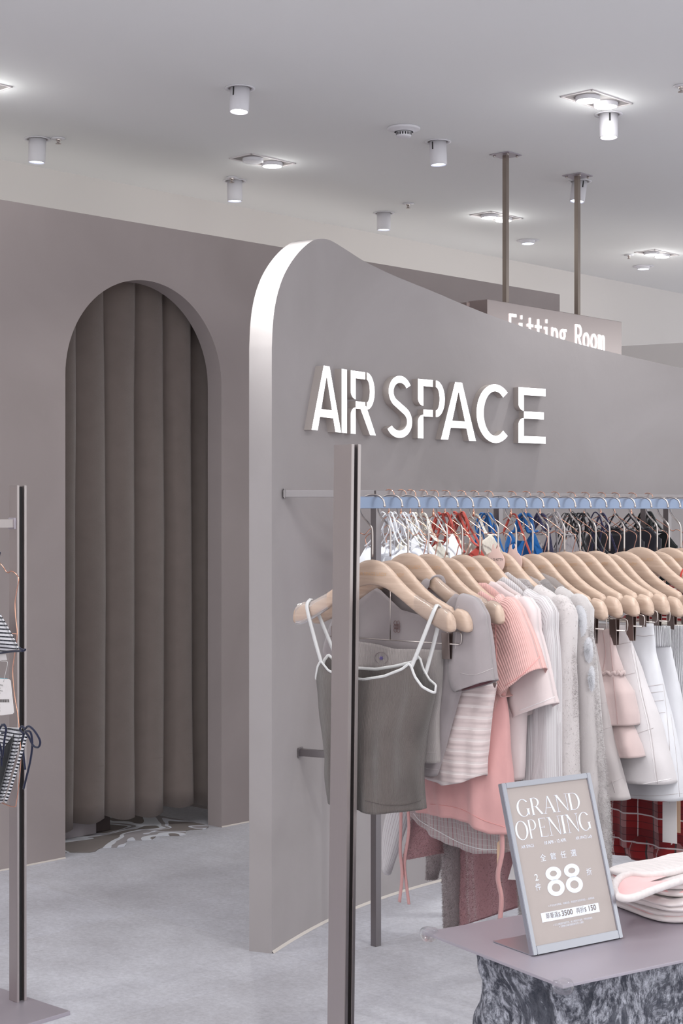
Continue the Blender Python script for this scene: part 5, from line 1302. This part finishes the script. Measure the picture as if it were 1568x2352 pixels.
for pts_ in ([(56, 1676), (66, 1668), (80, 1680), (92, 1702), (88, 1716), (76, 1712), (66, 1692), (58, 1682)], [(57, 1680), (70, 1682), (74, 1710), (70, 1745), (62, 1780), (54, 1812)], [(55, 1682), (53, 1700), (54, 1735), (58, 1768)], [(58, 1675), (50, 1668), (46, 1676), (54, 1684)]):
    tube('bow_cord', lp3(pts_, -.02), .0032, C_NAVY, bb, 8, None, 5)
for pts_ in ([(4, 1664), (14, 1672), (10, 1700), (6, 1740)], [(2, 1668), (-6, 1690), (2, 1720), (4, 1760)], [(0, 1670), (10, 1664), (14, 1680), (4, 1684)]):
    tube('bow_cord', lp3(pts_, -.035), .0032, C_NAVY, bb, 8, None, 5)
tube('waist_string', lp3([(-30, 1670), (10, 1671), (50, 1673)], -.012), .0012, C_WPIPE, bb, 6)
# swing tag
tg = thing('swing_tag', 'white printed swing tag with barcode under the striped bikini cup', 'tag', lp, radians(LA-90))
cr = [lloc(x, y, -.02) for x, y in [(-14, 1562), (-8, 1558), (20, 1560), (24, 1563), (32, 1636), (29, 1640), (4, 1643), (-14, 1643)]]
V, Fc, _ = poly_prism([cr], lambda u, v, t_: Vector((u, -.02+t_, v)), 0, .0008); obj('card', V, Fc, M_WTAG, tg, smooth=False)
M_TEAL = mat('teal_card', rgb(96, 158, 176), .6)
V, Fc, _ = poly_prism([[lloc(x, y, -.018) for x, y in [(-12, 1556), (17, 1558), (16, 1572), (-12, 1570)]]], lambda u, v, t_: Vector((u, -.018+t_, v)), 0, .0006); obj('teal_slip', V, Fc, M_TEAL, tg, smooth=False)
tube('string', lp3([(8, 1566), (14, 1540), (17, 1520), (2, 1518), (-6, 1512)], -.021), .0007, C_WPIPE, tg, 5, None, 4)
def tag_text(s, x, y, size):
    a = lloc(x, y, -.02); Mx = Matrix.Translation((a[0], -.0207, a[1])) @ Matrix.Rotation(radians(4), 4, 'Y') @ Matrix.Rotation(pi/2, 4, 'X'); text_polys_obj('printed_text', s, size, Mx, M_INK, tg)
tag_text('AIR SPACE', -6, 1573, .0062)
for yy, s in ((1581, 'SIZE M'), (1586, 'COLOR 02'), (1592, 'TOPS'), (1598, '100'), (1619, 'NTD'), (1626, '1,080'), (1633, '02 / M')): tag_text(s, -4, yy, .0048)
rg = random.Random(3); x_ = -8; P_ = []
while x_ < 22:
    w__ = rg.choice((.5, .8, 1.2)); P_.append([lloc(a, b_, -.02) for a, b_ in ((x_, 1606), (x_+w__, 1606), (x_+w__+.6, 1613), (x_+.6, 1613))]); x_ += w__+rg.choice((.6, .9))
V, Fc, _ = poly_prism(P_, lambda u, v, t_: Vector((u, -.0206, v)), 0, 0); obj('barcode', V, Fc, M_INK, tg, smooth=False)
# small white label behind cup
V, Fc, _ = poly_prism([[lloc(x, y, -.0) for x, y in [(-8, 1503), (13, 1502), (16, 1516), (-8, 1517)]]], lambda u, v, t_: Vector((u, t_, v)), 0, .0006)
obj('care_label', V, Fc, M_WTAG, bk_, smooth=False)

# ================================================================ TABLE, sign, folded clothes
TH = .70
tL = FP(975, 2140, TH); tA = Vector((.843, .538, 0)); tD = Vector((.538, -.843, 0)); TW = .384; TLN = 1.0
tc_ = tL+tA*(TLN/2)+tD*(TW/2)
dt = thing('display_table', 'low display table: thin steel sheet on a dark rough rock base', 'table', (tc_.x, tc_.y, 0), atan2(tA.y, tA.x))
box('tabletop', (0, 0, TH-.0025), (TLN, TW, .005), M_STEELD, dt, bev=.0008)
m, n, l, b = new_mat('dark_veined_rock')
tc = n.new('ShaderNodeTexCoord')
n1 = n.new('ShaderNodeTexNoise'); n1.inputs['Scale'].default_value = 15; n1.inputs['Detail'].default_value = 10; n1.inputs['Roughness'].default_value = .75; n1.inputs['Distortion'].default_value = 1.2
n2 = n.new('ShaderNodeTexNoise'); n2.inputs['Scale'].default_value = 70; n2.inputs['Detail'].default_value = 8; n2.inputs['Roughness'].default_value = .8
mp = n.new('ShaderNodeMapping'); mp.inputs['Scale'].default_value = (1, 1, .55); l.new(tc.outputs['Object'], mp.inputs[0])
l.new(mp.outputs[0], n1.inputs[0]); l.new(mp.outputs[0], n2.inputs[0])
r1 = n.new('ShaderNodeValToRGB'); e = r1.color_ramp.elements; e[0].position = .40; e[0].color = (0, 0, 0, 1); e[1].position = .5; e[1].color = (1, 1, 1, 1); q = e.new(.57); q.color = (.12, .12, .12, 1)
l.new(n1.outputs[0], r1.inputs[0])
mul = n.new('ShaderNodeMath'); mul.operation = 'MULTIPLY'; l.new(r1.outputs[0], mul.inputs[0])
r2 = n.new('ShaderNodeValToRGB'); r2.color_ramp.elements[0].position = .40; r2.color_ramp.elements[1].position = .58; l.new(n2.outputs[0], r2.inputs[0]); l.new(r2.outputs[0], mul.inputs[1])
mx = n.new('ShaderNodeMix'); mx.data_type = 'RGBA'; mx.inputs[6].default_value = rgb(58, 60, 72); mx.inputs[7].default_value = rgb(205, 205, 216)
l.new(mul.outputs[0], mx.inputs[0]); l.new(mx.outputs[2], b.inputs['Base Color']); b.inputs['Roughness'].default_value = .75
bp = n.new('ShaderNodeBump'); bp.inputs['Strength'].default_value = .8; bp.inputs['Distance'].default_value = .006; l.new(n2.outputs[0], bp.inputs['Height']); l.new(bp.outputs[0], b.inputs['Normal'])
V, Fc = [], []; NU, NVV = 160, 90; RH = TH-.006
for j in range(NVV+1):
    z = RH*j/NVV
    for i in range(NU):
        a = 2*pi*i/NU; ca, sa = cos(a), sin(a)
        ex = .455*(abs(ca)**.45)*(1 if ca > 0 else -1); ey = .165*(abs(sa)**.55)*(1 if sa > 0 else -1)
        f = 1+.10*noise.noise(Vector((ex*5, ey*7, z*3)))+.05*noise.noise(Vector((ex*14, ey*14, z*9)))+.02*noise.noise(Vector((ex*40, ey*40, z*30)))-.05*(z/RH)*0
        V.append(((ex)*f-.01, ey*f*(1.0-.08*(z/RH)), z))
for j in range(NVV):
    for i in range(NU): a = j*NU+i; b_ = j*NU+(i+1) % NU; Fc.append((a, b_, b_+NU, a+NU))
Fc.append(tuple(range(NVV*NU, (NVV+1)*NU)))
obj('rock_base', V, Fc, m, dt)
for sx_, sy_ in ((-1, -1), (-1, 1)):
    bm = bmesh.new(); bmesh.ops.create_icosphere(bm, subdivisions=3, radius=.018)
    for v in bm.verts:
        v.co.z = max(-.013, min(.010, v.co.z*.9)); v.co *= 1+.08*noise.noise(v.co*60)
        v.co += Vector((sx_*(TLN/2-.006), sy_*(TW/2-.006), TH-.003))
    from_bm('corner_guard', bm, M_CLEAR, dt, True)['label'] = 'clear plastic corner guard'

# sign stand
s0 = FP(1222, 2197, TH); s1 = FP(1428, 2155, TH); sdv = (s1-s0).normalized(); SWD = (s1-s0).length
ss = thing('sign_stand', 'metal-framed grand opening sign leaning back on the table', 'sign', s0+Vector((0, 0, .0005)), atan2(sdv.y, sdv.x))
AL = radians(17); SHH = .297
def sp3(u, v, t=0): return Vector((u, v*sin(AL)+t*cos(AL), v*cos(AL)-t*sin(AL)+.001))
def slab(name, u0, u1, v0, v1, t0, t1, m_, bev=0):
    V = [sp3(u, v, t) for t in (t0, t1) for u, v in ((u0, v0), (u1, v0), (u1, v1), (u0, v1))]
    bm = bmesh.new(); q = [bm.verts.new(v) for v in V]
    for f in ((0, 1, 2, 3), (7, 6, 5, 4), (0, 4, 5, 1), (1, 5, 6, 2), (2, 6, 7, 3), (3, 7, 4, 0)): bm.faces.new([q[i] for i in f])
    if bev: bmesh.ops.bevel(bm, geom=list(bm.edges), offset=bev, segments=2, affect='EDGES')
    bmesh.ops.recalc_face_normals(bm, faces=bm.faces)
    return from_bm(name, bm, m_, ss)
M_FRM = mat('frame_metal', rgb(184, 184, 192), .28, 1)
fw = .0095
slab('frame_side', 0, fw, .0, SHH, -.004, .008, M_FRM, .001); slab('frame_side', SWD-fw, SWD, 0, SHH, -.004, .008, M_FRM, .001)
slab('frame_top', fw, SWD-fw, SHH-fw, SHH, -.004, .008, M_FRM, .001); slab('frame_bottom', fw, SWD-fw, 0, fw*1.5, -.004, .008, M_FRM, .001)
slab('back_panel', fw*.5, SWD-fw*.5, .003, SHH-.003, .003, .006, M_FRM)
pst = slab('poster', fw, SWD-fw, fw*1.5, SHH-fw, 0, .002, mat('poster_taupe', rgb(172, 160, 156), .35))
box('base_plate', (SWD/2, .052+.004, .0008), (SWD, .104, .0016), M_FRM, ss, bev=.0004)
M_PW = mat('poster_white', rgb(226, 230, 242), .45)
PU0, PU1, PV0, PV1 = fw, SWD-fw, fw*1.5, SHH-fw
def pmap(u, v, t_=0): return sp3(PU0+(PU1-PU0)*u, PV1-(PV1-PV0)*v, -.0004)
# high-contrast serif capitals, unit box
TK, HN = .15, .035
def ser(x, y, w=.13): return [[(x-w, y), (x+w, y), (x+w, y+.018 if y < .5 else y-.018), (x-w, y+.018 if y < .5 else y-.018)]]
def ell(cx, cy, rx, ry, a0=0, a1=360, thick=TK, thin=HN*.7, n=44):
    out = []
    for i in range(n):
        q = []
        for a in (radians(a0+(a1-a0)*i/n), radians(a0+(a1-a0)*(i+1)/n)):
            q.append(((cx+rx*cos(a), cy+ry*sin(a)), (cx+(rx-thick)*cos(a), cy+(ry-thin)*sin(a))))
        out.append([q[0][0], q[1][0], q[1][1], q[0][1]])
    return out
def SG(c):
    st = lambda x, w=TK: [[(x, 0), (x+w, 0), (x+w, 1), (x, 1)]]
    if c == 'G': return ell(.48, .5, .48, .51, 40, 320)+[[(.74, .42), (.74+TK, .42), (.74+TK, .06), (.74, .12)]]+ser(.82, .42, .14)
    if c == 'R': return st(.08)+ell(.38, .74, .38, .26, 90, -90, TK, .02, 20)+[[(TK, 1), (.4, 1), (.4, .98), (TK, .98)], [(TK, .5), (.4, .5), (.4, .48), (TK, .48)], [(.38, .49), (.54, .49), (.98, 0), (.80, 0)]]+ser(.15, 0)+ser(.9, 0, .1)
    if c == 'A': return [[(.44, 1), (.54, 1), (.95, 0), (.78, 0)], [(.47, 1), (.50, .96), (.14, 0), (.10, 0)], [(.2, .33), (.72, .33), (.72, .31), (.2, .31)]]+ser(.12, 0)+ser(.86, 0, .15)
    if c == 'N': return [[(.05, 1), (.24, 1), (.92, 0), (.86, 0)], [(.14, 0), (.14+HN, 0), (.14+HN, .95), (.14, .95)], [(.88, 0), (.88+HN, 0), (.88+HN, 1), (.88, 1)]]+ser(.155, 0)+ser(.9, 1)+ser(.12, 1, .12)
    if c == 'D': return st(.08)+ell(.42, .5, .5, .5, 90, -90, TK, .02, 30)+[[(TK, 1), (.42, 1), (.42, .98), (TK, .98)], [(TK, .02), (.42, .02), (.42, 0), (TK, 0)]]+ser(.12, 0, .1)+ser(.12, 1, .1)
    if c == 'O': return ell(.5, .5, .5, .51)
    if c == 'P': return st(.1)+ell(.42, .72, .42, .28, 90, -90, TK, .02, 20)+[[(TK, 1), (.42, 1), (.42, .98), (TK, .98)], [(TK, .46), (.42, .46), (.42, .44), (TK, .44)]]+ser(.17, 0)
    if c == 'E': return st(.12)+[[(.2, 1), (.85, 1), (.85, .98), (.2, .98)], [(.2, .02), (.88, .02), (.88, 0), (.2, 0)], [(.2, .53), (.66, .53), (.66, .51), (.2, .51)], [(.83, 1), (.86, 1), (.86, .84), (.85, .84)], [(.86, 0), (.89, 0), (.89, .17), (.88, .17)], [(.64, .45), (.67, .45), (.67, .59), (.64, .59)]]+ser(.18, 0, .1)
    if c == 'I': return st(.3, .38)+[[(.1, 0), (.9, 0), (.9, .018), (.1, .018)], [(.1, 1), (.9, 1), (.9, .982), (.1, .982)]]
    return []
def serif(word, u0, u1, v0, v1, tops):
    ws = {'I': .42, 'G': 1.0, 'O': .98, 'R': .9, 'N': 1.0, 'A': .95, 'D': .95, 'P': .78, 'E': .74}
    tot = sum(ws[c] for c in word)+.015*len(word); x = 0
    polys = []
    for c in word:
        w = ws[c]; 
        for P in SG(c): polys.append([(u0+(u1-u0)*(x+px*w)/tot, v1-(v1-v0)*py) for px, py in P])
        x += w+.015
    V, Fc, _ = poly_prism(polys, pmap, 0, 0); obj('headline', V, Fc, M_PW, pst, smooth=False)
serif('GRAND', .085, .875, .082, .193, 0); serif('OPENING', .02, .955, .218, .338, 0)
def ptext(s, u, v, size, m_=M_PW, align='LEFT', bold=0, sx=1.0, lift=0):
    p = sp3(PU0+(PU1-PU0)*u, PV1-(PV1-PV0)*v, -.0004-lift)
    Mx = Matrix.Translation(p) @ Matrix.Rotation(pi/2-AL, 4, 'X'); return text_polys_obj('poster_text', s, size, Mx, m_, pst, align, bold=bold, sx=sx)
ptext('AIR SPACE', .055, .392, .0078, sx=.8); ptext('10 APR - 12 APR', .33, .388, .0082, sx=.9, bold=.0001); ptext('AIR SPACE Lady', .72, .388, .0078, sx=.75)
for s, u in (('全', .285), ('館', .41), ('任', .535), ('選', .66)): ptext(s, u, .487, .0135, align='CENTER')
ptext('2', .165, .604, .0165, align='CENTER', bold=.0002); ptext('件', .165, .662, .0135, align='CENTER'); ptext('折', .805, .622, .0135, align='CENTER')
polys = []
for cu_ in (.372, .597):
    polys += arc_strip(cu_, .5775, .0945, .0435, 0, 360, .052, .0255, 40)
    polys += arc_strip(cu_, .668, .1035, .0525, 0, 360, .052, .0265, 40)
V, Fc, _ = poly_prism(polys, pmap, 0, 0); obj('big_number', V, Fc, M_PW, pst, smooth=False)
ptext('※ 不包含折扣商品、特價商品、飾品配件及指定商品 — 適用條款', .24, .778, .0040, sx=.95)
V, Fc, _ = poly_prism([[(.135, .808), (.84, .808), (.84, .866), (.135, .866)]], pmap, 0, 0); obj('price_band', V, Fc, M_PW, pst, smooth=False)
M_PT = mat('poster_taupe_ink', rgb(128, 116, 112), .6)
ptext('單筆滿$', .185, .848, .0112, M_PT, sx=.86, lift=.0003); ptext('3500', .375, .849, .0132, M_PT, bold=.0003, lift=.0003); ptext('再折$', .555, .848, .0112, M_PT, sx=.86, lift=.0003); ptext('150', .70, .849, .0132, M_PT, bold=.0003, lift=.0003)
ptext('※ 以上活動限於指定門市、線上商店恕不適用、不得合併使用', .255, .899, .0040, sx=.85); ptext('※ 主辦單位保留活動變更及終止之權利', .32, .916, .0040, sx=.85)

# folded clothes
C_FOLD = cloth('white_pointelle_jersey', rgb(224, 214, 213), rib=60, ribd=.0008); C_FOLDP = cloth('pink_inner_jersey', rgb(240, 190, 190))
fc = FP(1575, 2110, TH)+Vector((.03, .10, 0))
lab = ['bottom white garment of the folded stack on the table', 'middle folded white garment of the stack, pink lining in its fold', 'top folded white garment of the stack, its ribbed neckline loop showing']
zz = TH+.001
for k in range(3):
    rg = random.Random(k*5+2); hh = (.024, .022, .025)[k]; t = thing('folded_garment', lab[k], 'folded clothes', (fc.x+rg.uniform(-.01, .01), fc.y+rg.uniform(-.01, .01), zz), atan2(tA.y, tA.x)+rg.uniform(-.12, .12), 'folded clothes on the table')
    bm = bmesh.new(); 
    hx_, hy_ = .158-.006*k, .120-.008*k
    def fold(name, zc, hz, m_, sx_=1.0, sd_=0):
        V, Fc = [], []; NU_, NV_ = 72, 14
        for j in range(NV_+1):
            an = -pi/2+pi*j/NV_
            for i in range(NU_):
                a = 2*pi*i/NU_; ca, sa = cos(a), sin(a)
                ex = hx_*sx_*(abs(ca)**.42)*(1 if ca > 0 else -1); ey = hy_*sx_*(abs(sa)**.42)*(1 if sa > 0 else -1)
                rs = 1-.09*(1-cos(an))-(0 if abs(sin(an)) < .98 else .0)
                rr_ = rs if j not in (0, NV_) else rs*.985
                w_ = .5+.5*abs(sin(an))
                nx = .009*noise.noise(Vector((ex*9+k*7+sd_, ey*9, zc*40)))
                V.append((ex*rr_*(1+nx*6*.4), ey*rr_*(1+nx*6*.4), zc+hz*sin(an)+(.010*noise.noise(Vector((ex*11+k, ey*11, sd_)))+.003*noise.noise(Vector((ex*34+k, ey*34, sd_))))*min(1, (zc+hz*sin(an))*55)))
        for j in range(NV_):
            for i in range(NU_): a = j*NU_+i; b_ = j*NU_+(i+1) % NU_; Fc.append((a, b_, b_+NU_, a+NU_))
        # domed caps as shrinking rings
        for base, sg in ((NV_*NU_, 1), (0, -1)):
            prev = list(range(base, base+NU_))
            for f in (.8, .55, .3, .1):
                o = len(V)
                for i in range(NU_):
                    x, y, z = V[base+i]; V.append((x*f, y*f, z+(sg*.004*(1-f) if sg > 0 else 0)+.005*sg*noise.noise(Vector((x*f*16+k, y*f*16, 3)))*(1 if sg > 0 else 0)))
                cur_ = list(range(o, o+NU_))
                for i in range(NU_):
                    q = (prev[i], prev[(i+1) % NU_], cur_[(i+1) % NU_], cur_[i]); Fc.append(q if sg > 0 else q[::-1])
                prev = cur_
            Fc.append(tuple(prev) if sg > 0 else tuple(prev[::-1]))
        return obj(name, V, Fc, m_, t, uvs=[(v[0], v[1]+v[2]) for v in V])
    fold('lower_layer', hh*.27, hh*.27, C_FOLD, 1.0, 1)
    fold('inner_layer', hh*.5, hh*.16, C_FOLDP, .97, 2)
    fold('upper_layer', hh*.76, hh*.27, C_FOLD, 1.01, 3)
    zz += hh*1.04
# neckline loop at the left end of the top garment
R_ = Matrix.Rotation(-t.rotation_euler[2], 4, 'Z'); hz_ = .782
P_ = [R_ @ (FP(x, y, hz_+dz_)-t.location) for x, y, dz_ in ((1590, 1990, .004), (1540, 2004, .003), (1490, 2010, .002), (1450, 2008, 0), (1422, 2018, -.003), (1410, 2040, -.008), (1420, 2060, -.012), (1452, 2062, -.010), (1500, 2044, -.004), (1540, 2030, .002), (1590, 2014, .004))]
V, Fc = tube_geo(smooth_path(P_, 6), .0072, 10); obj('neck_band', V, Fc, C_FOLD, t, uvs=[(v[0], v[2]) for v in V])
cc_ = sum(P_, Vector())/len(P_); V = [cc_]+[p.lerp(cc_, .02)-Vector((0, 0, .002)) for p in P_]
obj('pink_lining', V, [(0, i_, i_+1) for i_ in range(1, len(P_))], C_FOLDP, t, uvs=[(v[0], v[1]) for v in V])

# ---------------------------------------------------------------- seams, pockets and hems sewn on the garments
from mathutils.bvhtree import BVHTree
def child(t_label, part):
    for o_ in S.objects:
        if o_.get('label', '').startswith(t_label):
            return [c for c in o_.children if c.name.split('.')[0] == part]
def sew(label, part, lines, m_=C_STITCH, w=.0006, idx=0, name='seam'):
    o_ = child(label, part)[idx]; t_ = o_.parent
    Mw = Matrix.Translation(t_.location) @ Matrix.Rotation(t_.rotation_euler[2], 4, 'Z')
    bv = BVHTree.FromPolygons([Mw @ v.co for v in o_.data.vertices], [tuple(p.vertices) for p in o_.data.polygons if len(p.vertices) == 4])
    Mi = Mw.inverted(); G = []; org = Vector((0, 0, EYE))
    for ln in lines:
        pp = smooth_path([Vector((x, y, 0)) for x, y in ln], 8); P = []
        for q in pp:
            h_ = bv.ray_cast(org, Vector(((q.x-CX)/F, 1, -(q.y-HY)/F)).normalized())
            if h_[0] is not None: P.append(Mi @ (h_[0]-(h_[0]-org).normalized()*.0012))
        P = [p for k_, p in enumerate(P) if k_ == 0 or (p-P[k_-1]).length > 1e-4]
        P = [p for k_, p in enumerate(P) if k_ == 0 or (p-P[k_-1]).length < .03]
        if len(P) > 2: V, Fc = tube_geo(P, w, 5); obj(name, V, Fc, m_, t_)
SEAM_D = mat('seam_shadow', rgb(184, 174, 175), .9); SEAM_W = mat('seam_white', rgb(232, 226, 228), .9); SEAM_R = mat('seam_rose', rgb(182, 150, 148), .9); SEAM_T = mat('seam_taupe', rgb(88, 80, 78), .9); SEAM_P = mat('seam_pink', rgb(224, 158, 154), .9)
sew('off-white high', 'body', [[(1453, 1478), (1474, 1590), (1494, 1680), (1510, 1800)], [(1420, 1480), (1452, 1474)], [(1430, 1552), (1458, 1545)], [(1447, 1690), (1500, 1672)]], SEAM_D)
sew('off-white high', 'body', [[(1430, 1806), (1480, 1800), (1543, 1788)], [(1448, 1480), (1470, 1590), (1490, 1680), (1506, 1800)]], SEAM_W)
sew('white denim', 'body', [[(1456, 1459), (1480, 1461), (1502, 1458)], [(1488, 1576), (1505, 1574), (1522, 1571)], [(1497, 1640), (1527, 1636)], [(1522, 1571), (1526, 1600), (1531, 1640), (1536, 1700), (1538, 1730)], [(1540, 1640), (1553, 1740), (1560, 1830)]], SEAM_D, .0006)
sew('white denim', 'body', [[(1440, 1826), (1500, 1828), (1566, 1822)], [(1486, 1592), (1522, 1588)], [(1490, 1612), (1524, 1608)]], SEAM_D, .0005)  # middle line paints the shadow under the pocket flap
sew('beige-grey cargo', 'body', [[(1376, 1616), (1396, 1612)], [(1380, 1676), (1402, 1670)], [(1395, 1800), (1432, 1786)], [(1404, 1792), (1412, 1820)]], SEAM_D)
sew('dusty pink tiered', 'body', [[(1400, 1452), (1403, 1500), (1408, 1545)], [(1408, 1556), (1413, 1610), (1418, 1664)]], SEAM_R)
sew('dusty pink tiered', 'body', [[(1384, 1450), (1390, 1500), (1384, 1540)]], SEAM_R, .0006)
sew('mauve-grey short', 'sleeve', [[(1056, 1546), (1090, 1550), (1133, 1534)], [(1052, 1392), (1048, 1440), (1046, 1490)]], SEAM_D, .0006, 0)
sew('mauve-grey short', 'body', [[(1006, 1768), (985, 1766), (970, 1762)]], SEAM_D, .0006)
sew('taupe ribbed', 'body', [[(838, 1838), (880, 1848), (930, 1848), (966, 1838)]], SEAM_T, .0006)
sew('light grey ribbed', 'skirt_body', [[(975, 1728), (1002, 1728)]], SEAM_D, .0006)
sew('pink ribbed short', 'sleeve', [[(1160, 1575), (1200, 1548), (1240, 1508)], [(1140, 1395), (1138, 1450), (1140, 1520)]], SEAM_P, .0009)
sew('pale blush', 'sleeve', [[(1192, 1632), (1235, 1616), (1274, 1600)]], SEAM_W, .0008)
sew('salmon pink', 'body', [[(975, 1846), (1050, 1856), (1110, 1884), (1160, 1900)]], SEAM_P, .0007)
sew('white pinstripe', 'sleeve', [[(1212, 1362), (1216, 1420), (1232, 1500)]], SEAM_D, .0006)
sew('long blouse', 'body', [[(950, 1868), (966, 1886), (1015, 1914), (1060, 1937), (1105, 1950), (1148, 1951)]], SEAM_W, .0012)
